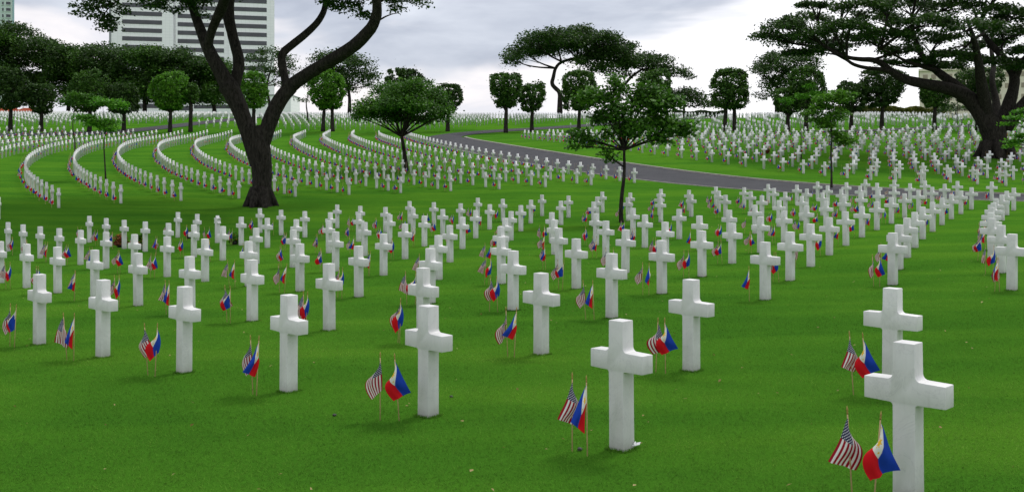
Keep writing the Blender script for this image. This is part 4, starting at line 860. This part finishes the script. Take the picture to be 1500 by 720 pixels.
open_tree('rain_tree', 1138, 168, 205, pads, [(1138, 155, 0), (1139, 140, 0), (1137, 125, 0), (1145, 108, 0)], 'layered dark tree left of the dome-topped clipped tree on the right', leaf=.38, r0=.45, seed=23, dens=2.2, deep=6, fat=1.25, flat=.7)
pads = [(475, 90, 20, 12, 0, 500), (500, 88, 24, 12, 2, 650), (525, 96, 22, 12, -2, 600), (490, 108, 24, 12, 0, 650), (515, 116, 24, 12, 0, 600), (540, 112, 16, 9, 0, 300), (500, 130, 22, 9, 1, 420), (470, 118, 14, 10, 0, 260), (545, 125, 10, 4, 0, 80)]
open_tree('leafy_tree', 512, 168, 205, pads, [(512, 155, 0), (512, 142, 0), (510, 128, 0), (506, 110, 0)], 'round-crowned dark tree just right of the big forked trunk', leaf=.38, r0=.42, seed=24, dens=2.2, deep=5, fat=1.2, flat=.8)
pads = [(375, 88, 18, 9, 0, 380), (398, 80, 22, 8, 2, 450), (420, 90, 18, 9, -2, 360), (385, 104, 20, 8, 0, 330), (412, 108, 20, 8, 0, 300), (362, 100, 12, 7, 0, 150), (432, 102, 12, 7, 0, 140), (405, 124, 16, 6, 0, 120)]
open_tree('leafy_tree', 395, 168, 205, pads, [(395, 155, 0), (393, 142, 0), (390, 125, 0), (396, 105, 0)], 'thin-crowned tree seen between the limbs of the big forked trunk', leaf=.36, r0=.36, seed=25, dens=1.4, deep=5, fat=1.1, flat=.7)
pads = [(450, 128, 12, 8, 0, 150), (458, 142, 10, 7, 0, 120), (440, 148, 8, 5, 0, 70)]
open_tree('leafy_tree', 452, 182, 165, pads, [(450, 165, 0), (448, 150, 0), (452, 138, 0)], 'small wispy leaning tree between the trunk and the two-stemmed clipped tree', leaf=.28, r0=.14, seed=26, dens=1.2, deep=2)
pads = [(1398, 158, 20, 6, 0, 330), (1385, 163, 14, 4, 0, 180), (1420, 160, 14, 7, 0, 220)]
open_tree('bush', 1400, 174, 176, pads, [(1400, 168, 0), (1400, 160, 0)], 'dark spreading bush in front of the beige building', leaf=.3, r0=.15, seed=27, cat='bush', dens=1.4, deep=3)
pads = [(1398, 142, 8, 8, 0, 90), (1410, 136, 8, 7, 0, 80)]
open_tree('sapling', 1402, 178, 150, pads, [(1402, 165, 0), (1403, 150, 0), (1404, 140, 0)], 'small pale sapling before the beige building', leaf=.26, r0=.06, seed=28, dens=1.0, deep=1)
pads = [(990, 150, 22, 10, 0, 500), (1015, 146, 18, 10, 2, 420), (975, 142, 16, 10, 0, 330), (1032, 154, 12, 7, 0, 200), (1000, 138, 16, 7, 0, 260)]
open_tree('leafy_tree', 1002, 168, 215, pads, [(1002, 162, 0), (1002, 155, 0), (1000, 148, 0)], 'low dark tree on the skyline behind the slender young tree', leaf=.38, r0=.35, seed=29, dens=2.8, deep=5, fat=1.2, flat=.9)
# the wood behind the left part of the cemetery, tree by tree
wood = [(-18, 40, 46, 'dense dark tree at the far left edge of the wood'), (22, 36, 44, 'tallest tree of the left wood, below the pale green tower'), (62, 56, 36, 'dark tree behind the second clipped tree'), (100, 66, 34, 'dark tree behind the bright saplings'),
        (138, 66, 34, 'dark tree behind the dome-topped clipped tree, left of the white tower'), (176, 70, 32, 'dark tree at the left foot of the white office tower'), (212, 70, 34, 'dark tree left of the fresh green clipped tree'), (246, 72, 34, 'dark tree behind the fresh green clipped tree'),
        (280, 82, 32, 'dark tree just left of the big forked trunk'), (314, 88, 26, 'last dark tree of the left wood behind the forked trunk')]
for i, (px, top, wd, lab) in enumerate(wood):
    g = random.Random(i+70); pads = []
    hgt = 150-top
    for k in range(26):
        fy = g.random(); yy = top+8+fy*(hgt-10); ww = wd*(.6+.4*math.sin(math.pi*min(1, .25+fy*.6)))
        pads.append((px+g.uniform(-.75, .75)*ww, yy, wd*.38, 11, g.uniform(-5, 4), 480))
    pads.append((px, top+9, wd*.55, 9, 0, 520)); pads.append((px+g.uniform(-8, 8), top+14, wd*.8, 9, -3, 600))
    open_tree('leafy_tree', px, 170, 222+g.uniform(-5, 8), pads, [(px, 158, 0), (px+g.uniform(-4, 4), 140, 0), (px+g.uniform(-5, 5), 118, 0), (px, 100, 0)], lab, 'leaf_dark' if i % 3 else 'leaf_top', leaf=.42, r0=.5, flat=.9, seed=80+i, group='trees of the wood behind the left graves', dens=1.0, deep=5, twigs=1)

# hedges on the crest
def hedge(p0, p1, h, w, m, label, seed):
    a = Vector((*p0, gz1(*p0))); b = Vector((*p1, gz1(*p1))); L = (b-a).length; g = np.random.default_rng(seed); n = int(L*h*260)
    t = g.random(n)[:, None]; d = np.array((b-a).normalized()); nn = np.array([-d[1], d[0], 0])
    P = np.array(a)+d*t*L+nn*g.uniform(-w/2, w/2, n)[:, None]; P[:, 2] = gz(P[:, 0], P[:, 1])+h*(g.random(n)**.55)*(1+.12*np.sin(t[:, 0]*L*1.3))
    V, Q = leaf_faces(P, .28, g, .3); o = empty('hedge', a); tag(o, label, 'hedge')
    crown_obj(V, Q, MAT[m], o, 'foliage')
    mb = MB()
    for k in range(int(L/2.2)):
        p = a.lerp(b, (k+.5)/int(L/2.2)); z = gz1(p.x, p.y); mb.tube([(p.x, p.y, z-.1), (p.x+.05, p.y, z+h*.4), (p.x, p.y+.05, z+h*.8)], [.06, .05, .02], 5, 0, k, 0)
    trunk_obj(mb, o, MAT['bark'], 'stems')
hedge(((1225-750)/F*198, 198), ((1385-750)/F*198, 198), 2.0, 1.6, 'leaf_yellow', 'yellow-green clipped hedge along the crest on the right', 1)
hedge(((985-750)/F*206, 206), ((1062-750)/F*206, 206), 1.5, 1.6, 'leaf_dark', 'dark clipped hedge on the crest right of centre', 2)

# ------------------------------------------------------------------ buildings
def bld(name, loc, rz, label): return tag(empty(name, loc, rz), label, 'building')
# white office tower with long dark window bands; each block is laid out from its corner nearest the view axis
class Facade:
    """maps columns and rows of the facade to metres on a wall square to the line of sight at its corner"""
    def __init__(s, px, Y, base_z, side):
        u = (px-750)/F; s.c = Vector((u*Y, Y, base_z)); s.a = -math.atan(u); s.side = side
        s.ca, s.sa = math.cos(s.a), math.sin(s.a)
    def x(s, px):
        u = (px-750)/F; return (u*s.c.y-s.c.x)/(s.ca-u*s.sa)
    def z(s, px, py):
        Y = s.c.y+s.x(px)*s.sa; return EYE+(250-py)*Y/F-s.c.z
fc = Facade(402, 400.0, 4.0, 1)
tw = bld('office_tower', fc.c, fc.a, 'tall white tiled office tower with long dark window bands')
zt = fc.z(300, -70); xl, xm, xm2, xr = fc.x(163), fc.x(254), fc.x(257), fc.x(335)
mb = MB(); mb.box(xl, xm, 0, 28, 0, zt); mb.box(xm2, xr, .7, 28, 0, zt); mb.box(xr, 0, -.6, 28, 0, zt); mb.box(xm, xm2, 1.6, 28, 0, zt-.5)
mb.build('wall', MAT['white_wall'], tw)
mb = MB(); mb.box(fc.x(158.5), xl-.02, 2, 28, 0, zt-1.2); mb.build('side_wall', MAT['greywall'], tw)
for (xa, xb, y0, yf) in ((179, 237.3, 5, -.10), (260, 328, 8.8, .60), (341, 390.7, 11.3, -.70)):
    k = -6
    while y0+k*12.25 < 160:
        yt = y0+k*12.25; k += 1; pm = (xa+xb)/2; z1_, z0_ = fc.z(pm, yt), fc.z(pm, yt+6.2)
        m1 = MB(); m1.box(fc.x(xa), fc.x(xb), yf, yf+.3, z0_, z1_); n0 = len(m1.f); q = xa+5.4
        while q < xb-1: m1.box(fc.x(q)-.035, fc.x(q)+.035, yf-.05, yf+.02, z0_+.02, z1_-.02); q += 5.4
        wb = m1.build('window_band', MAT['glass'], tw)
mb = MB(); mb.box(xl, 0, 4, 26, zt+.01, zt+3); mb.build('roof', MAT['greywall'], tw)
# podium
pod = bld('podium_building', (at(318, 250, 330).x, 330, 3), 0, 'low white building with dark window strips at the foot of the office tower')
sp = 330/F
def zp(y): return EYE+(250-y)*sp-3
mb = MB(); mb.box(-36*sp, 108*sp, 0, 14, 0, zp(140)); mb.build('wall', MAT['white_wall'], pod)
for yt in (143, 154):
    for xa, xb in ((-34, 20), (26, 60)):
        m1 = MB(); m1.box(xa*sp, xb*sp, -.08, .2, zp(yt+5), zp(yt)); m1.build('window_band', MAT['glass'], pod)
mb = MB(); mb.box(-37*sp, 109*sp, -.3, 14.3, zp(140), zp(140)+.35); mb.build('roof', MAT['greywall'], pod)
# pale green tower, top left
fg = Facade(21, 450.0, 3.0, 1)
gt = bld('apartment_tower', fg.c, fg.a, 'pale green apartment tower with small windows in the top left corner')
zg = fg.z(5, -60); xe = fg.x(18.2)
mb = MB(); mb.box(fg.x(-60), xe-.02, 0, 20, 0, zg); mb.build('wall', MAT['mint'], gt)
mb = MB(); mb.box(xe, 0, .4, 19, 0, zg-.5); mb.build('glass_edge', simple('teal_glass', (.30, .48, .50), .2, .1, .3), gt)
for r in range(-6, 8):
    for px0, wpx in ((-48, 2.4), (-36, 2.4), (-24, 2.4), (-12, 2.4), (3, 2.4), (9, 6.4)):
        yt = 12+r*9.2; xa_, xb_ = fg.x(px0), fg.x(px0+wpx); z1_ = fg.z(px0, yt); z0_ = fg.z(px0, yt+4.2)
        m1 = MB(); m1.box(xa_, xb_, -.07, .2, z0_, z1_); wn = m1.build('window', MAT['glass'], gt)
        m2 = MB(); m2.box(xa_-.1, xb_+.1, -.35, -.08, z0_-.3, z0_-.02); m2.build('sill', MAT['mint'], wn)
mb = MB(); mb.box(fg.x(-60)-.4, .4, -.4, 20.4, zg+.01, zg+1); mb.build('roof', MAT['greywall'], gt)
# beige building behind the great rain tree
fb = Facade(1347, 300.0, 6.0, -1)
bb = bld('beige_building', fb.c, fb.a, 'broad beige building with rows of windows behind the great rain tree')
xe = fb.x(1580); zt = fb.z(1400, 103)
mb = MB(); mb.box(0, xe, 0, 22, 0, zt); mb.build('wall', MAT['beige'], bb)
mb = MB(); mb.box(-.3, xe+.5, -.5, 22.5, zt+.01, zt+.7); mb.build('roof', MAT['beige'], bb)
wm = simple('tan_window', (.30, .25, .18), .3, .2, .5)
for r in range(4):
    for c in range(19):
        pa = 1352+c*12; z1_ = fb.z(1400, 108+r*16); z0_ = fb.z(1400, 115+r*16); m1 = MB(); m1.box(fb.x(pa), fb.x(pa+7), -.06, .2, z0_, z1_); m1.build('window', wm, bb)
# red roofs at the left edge
for i, (px, wd, lab) in enumerate(((2, 34, 'low house with an orange-red roof at the left edge behind the graves'), (34, 22, 'smaller orange-red roof right of the first one'))):
    p = at(px, 165, 212); hb_ = tag(empty('low_house', (p.x, 212, gz1(p.x, 212)), 0), lab, 'house')
    w_ = wd*212/F; zt_ = EYE+(250-157)*212/F-hb_.location.z; mb = MB(); mb.box(-w_/2, w_/2, 0, 5, -1, zt_-.9); mb.build('wall', MAT['beige'], hb_)
    mb = MB(); a = w_/2+.3; mb.add([(-a, -.4, zt_-.9), (a, -.4, zt_-.9), (a, 5.4, zt_-.9), (-a, 5.4, zt_-.9), (-a*.6, 2.5, zt_), (a*.6, 2.5, zt_)], [(0, 1, 5, 4), (1, 2, 5), (2, 3, 4, 5), (3, 0, 4), (3, 2, 1, 0)]); mb.build('roof', MAT['redroof'], hb_)

# ------------------------------------------------------------------ bouquets, litter, posts
def bouquet(px, py, wpx, hpx, label, seed, kind):
    b = stand(px, py, 20, 150); s = b.y/F; r = wpx*s/2; h = hpx*s; g = np.random.default_rng(seed)
    root = tag(empty('flower_bouquet', b), label, 'bouquet')
    mb = MB(); mb.tube([(0, 0, -.02), (0, 0, .06), (0, 0, .13)], [.09, .12, .13], 10, .02, seed, 0); mb.build('pot', MAT['black'], root, True)
    n = 260; d = g.normal(size=(n, 3)); d /= np.linalg.norm(d, axis=1)[:, None]; d[:, 2] = abs(d[:, 2])
    P = d*np.array([r, r*.8, h*.85])*g.uniform(.35, 1, n)[:, None]+np.array([0, 0, .08])
    if kind == 'tall': P[:, :2] *= .65; P[:, 2] = .1+g.random(n)*h
    V, Q = leaf_faces(P, .09, g, .2); link_mesh('leaves', mesh_np('leaves', V, Q, [MAT['leaf_bright' if kind != 'red' else 'leaf_red']]), root)
    V = []; Qf = []; mi = []
    for k in range(0 if kind == 'plain' else 26):
        dd = g.normal(size=3); dd /= np.linalg.norm(dd); dd[2] = abs(dd[2]); c = dd*np.array([r, r*.8, h*.8])*.95+np.array([0, -.02, .08]); mat_i = int(g.random() < .2)
        for p in range(7):
            a = p*.898; e1 = np.array([math.cos(a), math.sin(a), .35])*.036; e2 = np.array([math.cos(a+.8), math.sin(a+.8), .35])*.036
            bidx = len(V); V += [c, c+e1, c+(e1+e2)*.62, c+e2]; Qf.append((bidx, bidx+1, bidx+2, bidx+3)); mi.append(mat_i)
    if V: link_mesh('flowers', mesh_np('flowers', V, Qf, [MAT['flower'], MAT['yflower']], mi=mi), root)
bouquet(176, 362, 24, 20, 'large bronze and orange bouquet at the left, among the fourth row crosses', 1, 'red')
bouquet(206, 366, 14, 20, 'green leafy plant in a black pot just right of the bronze bouquet', 2, 'tall')
bouquet(344, 358, 22, 18, 'orange and yellow bouquet in front of the cross left of the big trunk', 3, 'mixed')
bouquet(277, 350, 8, 11, 'small bouquet in a black pot partly behind a cross at the left', 4, 'mixed')
bouquet(1124, 225, 9, 9, 'dark wreath among the crosses beyond the road', 5, 'red')

def pebble(name, px, py, r, m, label, cat, seed, squash=.7):
    p = stand(px, py, 3, 30); bm = bmesh.new(); bmesh.ops.create_icosphere(bm, subdivisions=2, radius=r); g = random.Random(seed)
    for v in bm.verts: v.co *= g.uniform(.75, 1.2); v.co.z *= squash
    me = bpy.data.meshes.new(name); bm.to_mesh(me); bm.free(); me.materials.append(m); o = link_mesh(name, me); o.location = p+Vector((0, 0, r*.55)); tag(o, label, cat)
pebble('seed_pod', 849, 662, .022, MAT['black'], 'dark seed pod on the grass between flags and the second nearest cross', 'seed pod', 1)
pebble('seed_pod', 661, 582, .018, MAT['black'], 'dark seed pod on the grass right of the third nearest cross', 'seed pod', 2)
pebble('seed_pod', 490, 610, .02, MAT['black'], 'dark seed pod on open grass in the lower middle left', 'seed pod', 3)
p = stand(931, 665, 3, 30); g = np.random.default_rng(5); V = []; Qf = []
for k in range(7):
    c = np.array([g.normal()*.012, g.normal()*.008, .012+g.random()*.02]); a, b_ = g.normal(size=3)*.013, g.normal(size=3)*.013; i0 = len(V); V += [c-a, c+b_, c+a, c-b_]; Qf.append((i0, i0+1, i0+2, i0+3))
o = link_mesh('crumpled_paper', mesh_np('crumpled_paper', V, Qf, [MAT['paper']])); o.location = p+Vector((0, 0, .03)); tag(o, 'scrap of crumpled white paper at the foot of a near cross', 'litter')
for px, py, lab in ((1409, 191, 'thin dark post right of the path near the great rain tree'), (1419, 192, 'short dark post beside the thin one near the great rain tree')):
    p = stand(px, py, 100, 170); h = (py-(176 if px < 1412 else 183))*p.y/F; r = tag(empty('marker_post', p), lab, 'post')
    mb = MB(); mb.tube([(0, 0, -.1), (0, 0, h)], [.07, .06], 8, 0, 0, 0); mb.build('post', MAT['post'], r, True)
    mb = MB(); mb.box(-.16, .16, -.05, .05, h, h+.10); mb.build('cap', MAT['post'], r)

# grass blades on the nearer lawn and a scatter of dry leaves
def wedge(n, y0, y1, pw, g, pad=1.04):
    Y = (y0**pw+(y1**pw-y0**pw)*g.random(n))**(1/pw); X = Y*g.uniform(-.514*pad, .514*pad, n)-.0; return X, Y
g = np.random.default_rng(9)
X, Y = wedge(560000, 4.2, 38.0, 1.0, g)
keep = g.random(len(X)) < np.clip((38-Y)/26, 0, 1)**1.3*.85; X, Y = X[keep], Y[keep]
feet = [q for q in placed if q[1] < 24]
fx, fy = [], []
for (qx, qy, qp) in feet:
    m_ = int(420*min(1, 10/qy)); t_ = cross_rot(qp); e_ = g.uniform(-1, 1, (m_, 2)); sidep = g.random(m_) < .5
    ox = np.where(sidep, e_[:, 0]*.1, np.sign(e_[:, 0])*(.088+.03*g.random(m_))); oy = np.where(sidep, np.sign(e_[:, 1])*(.076+.03*g.random(m_)), e_[:, 1]*.085)
    fx.append(qx+ox*math.cos(t_)-oy*math.sin(t_)); fy.append(qy+ox*math.sin(t_)+oy*math.cos(t_))
nf = sum(map(len, fx)); X = np.concatenate([X]+fx); Y = np.concatenate([Y]+fy)
Zg_ = gz(X, Y); n = len(X); hgt = g.uniform(.010, .022, n)*(1+.3*g.random(n)); hgt[-nf:] *= 1.3; a = g.uniform(0, 2*math.pi, n); wd = g.uniform(.0022, .0042, n)*(.7+Y/14); lx, ly = g.normal(0, .017, n), g.normal(0, .017, n)
dx, dy = np.cos(a)*wd, np.sin(a)*wd
V = np.stack([np.stack([X-dx, Y-dy, Zg_-.004], 1), np.stack([X+dx, Y+dy, Zg_-.004], 1), np.stack([X+lx, Y+ly, Zg_+hgt], 1)], 1).reshape(-1, 3)
mg, nt, bs = mat('grass_blades'); rnd = geo(nt, 'Random Per Island'); pz = geo(nt, 'Position')
nz = noise(nt, .11, 4, .55, pz, .4)  # the same broad soft shade, coloured into the blades
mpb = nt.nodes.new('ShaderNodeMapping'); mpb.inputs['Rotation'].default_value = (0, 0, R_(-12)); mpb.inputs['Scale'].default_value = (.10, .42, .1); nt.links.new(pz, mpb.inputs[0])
shade_band = noise(nt, 1.0, 3, .5, mpb.outputs[0], .5); tuft = noise(nt, 1.7, 4, .6, pz)  # stretched noise carries painted terrain shading; tufts vary at random
var_ = M(nt, 'ADD', M(nt, 'MULTIPLY', M(nt, 'SUBTRACT', shade_band, .5), 1.3), M(nt, 'MULTIPLY', M(nt, 'SUBTRACT', tuft, .5), .7))
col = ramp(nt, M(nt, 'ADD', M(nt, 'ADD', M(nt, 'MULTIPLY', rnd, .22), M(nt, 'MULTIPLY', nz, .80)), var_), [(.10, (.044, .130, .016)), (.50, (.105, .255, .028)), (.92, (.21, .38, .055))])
nt.links.new(col, bs.inputs['Base Color']); bs.inputs['Roughness'].default_value = .9; bs.inputs['Specular IOR Level'].default_value = .0
tr = nt.nodes.new('ShaderNodeBsdfTranslucent'); nt.links.new(col, tr.inputs[0]); mx = nt.nodes.new('ShaderNodeMixShader'); mx.inputs[0].default_value = .35
nt.links.new(bs.outputs[0], mx.inputs[1]); nt.links.new(tr.outputs[0], mx.inputs[2]); nt.links.new(mx.outputs[0], nt.nodes['Material Output'].inputs[0])
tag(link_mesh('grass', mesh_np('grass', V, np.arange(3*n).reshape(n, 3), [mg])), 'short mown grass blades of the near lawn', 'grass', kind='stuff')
X, Y = wedge(520, 5, 45, 1.3, g); P = np.stack([X, Y, gz(X, Y)+.028], 1); V, Q = leaf_faces(P, .030, g, 1.5)
tag(link_mesh('fallen_leaves', mesh_np('fallen_leaves', V, Q, [MAT['dry']])), 'small dry leaves scattered on the lawn', 'leaves', kind='stuff')

# ------------------------------------------------------------------ sky and light
world = bpy.data.worlds.new('World'); sc.world = world; world.use_nodes = True; nt = world.node_tree
bg = nt.nodes['Background']; tc = nt.nodes.new('ShaderNodeTexCoord'); D = tc.outputs['Generated']
sky = nt.nodes.new('ShaderNodeTexSky'); sky.sky_type = 'NISHITA'; sky.sun_disc = False
SUN_EL, SUN_AZ = 52.0, 40.0      # degrees; azimuth clockwise from the view direction
sky.sun_elevation = R_(SUN_EL); sky.sun_rotation = R_(SUN_AZ)
sep = nt.nodes.new('ShaderNodeSeparateXYZ'); nt.links.new(D, sep.inputs[0]); dx, dy, dz = sep.outputs
mp = nt.nodes.new('ShaderNodeMapping'); mp.inputs['Scale'].default_value = (1.0, 1.0, 3.4); mp.inputs['Location'].default_value = (3.1, .4, 1.7); nt.links.new(D, mp.inputs[0])
n1 = noise(nt, 2.6, 5, .52, mp.outputs[0], .25); n2 = noise(nt, 7.5, 5, .55, mp.outputs[0], .3)
az = M(nt, 'DIVIDE', dx, M(nt, 'MAXIMUM', dy, .05))         # tan of azimuth
# a dark cloud deck above, its lower edge higher towards the right, bright break beneath
edge = M(nt, 'ADD', .118, M(nt, 'MULTIPLY', M(nt, 'MINIMUM', M(nt, 'MAXIMUM', az, -.25), .6), .075))
edge = M(nt, 'ADD', edge, M(nt, 'MULTIPLY', M(nt, 'SUBTRACT', n1, .5), .30))
deck = M(nt, 'SUBTRACT', dz, edge)
k = nt.nodes.new('ShaderNodeMapRange'); k.interpolation_type = 'SMOOTHSTEP'; k.inputs['From Min'].default_value = -.012; k.inputs['From Max'].default_value = .022; nt.links.new(deck, k.inputs[0])
low = nt.nodes.new('ShaderNodeMapRange'); low.interpolation_type = 'SMOOTHSTEP'; low.inputs['From Min'].default_value = .46; low.inputs['From Max'].default_value = .66; nt.links.new(n2, low.inputs[0])
bright = mixc(nt, M(nt, 'MULTIPLY', low.outputs[0], .55), (8.2, 7.8, 7.9), (5.4, 5.7, 6.6))
rb = nt.nodes.new('ShaderNodeMapRange'); rb.inputs['From Min'].default_value = .0; rb.inputs['From Max'].default_value = .22; nt.links.new(az, rb.inputs[0])
bright = mixc(nt, M(nt, 'MULTIPLY', rb.outputs[0], .9), bright, (9.4, 9.3, 9.6))
n3 = nt.nodes.new('ShaderNodeMapRange'); n3.inputs['From Min'].default_value = .3; n3.inputs['From Max'].default_value = .68; nt.links.new(n2, n3.inputs[0])
gray = mixc(nt, n3.outputs[0], (3.9, 4.2, 5.0), (6.2, 6.5, 7.2))
cl = mixc(nt, k.outputs[0], bright, gray)
up = nt.nodes.new('ShaderNodeMapRange'); up.inputs['From Min'].default_value = .25; up.inputs['From Max'].default_value = .8; nt.links.new(dz, up.inputs[0])
cl = mixc(nt, up.outputs[0], cl, (8.6, 8.8, 9.3))
fin = mixc(nt, .93, sky.outputs[0], cl)
nt.links.new(fin, bg.inputs[0]); bg.inputs[1].default_value = .1
ld = bpy.data.lights.new('sun', 'SUN'); ld.energy = 1.4; ld.angle = R_(12); ld.color = (1, .965, .91)
so = bpy.data.objects.new('sun', ld); COL.objects.link(so)
e_, a_ = R_(SUN_EL), R_(SUN_AZ); dirv = Vector((math.sin(a_)*math.cos(e_), math.cos(a_)*math.cos(e_), math.sin(e_)))
so.rotation_euler = (-dirv).to_track_quat('-Z', 'Y').to_euler(); so.location = (0, 0, 60)

cam = bpy.data.cameras.new('camera'); cam.sensor_width = 36; cam.lens = F/1500*36; cam.shift_y = -110/1500; cam.clip_end = 6000; cam.clip_start = .1
co = bpy.data.objects.new('camera', cam); COL.objects.link(co); co.location = (0, 0, EYE); co.rotation_euler = (R_(90), 0, 0); sc.camera = co
sc.view_settings.view_transform = 'Standard'; sc.view_settings.look = 'None'; sc.view_settings.exposure = .38; sc.view_settings.gamma = 1; sc.view_settings.use_curve_mapping = False
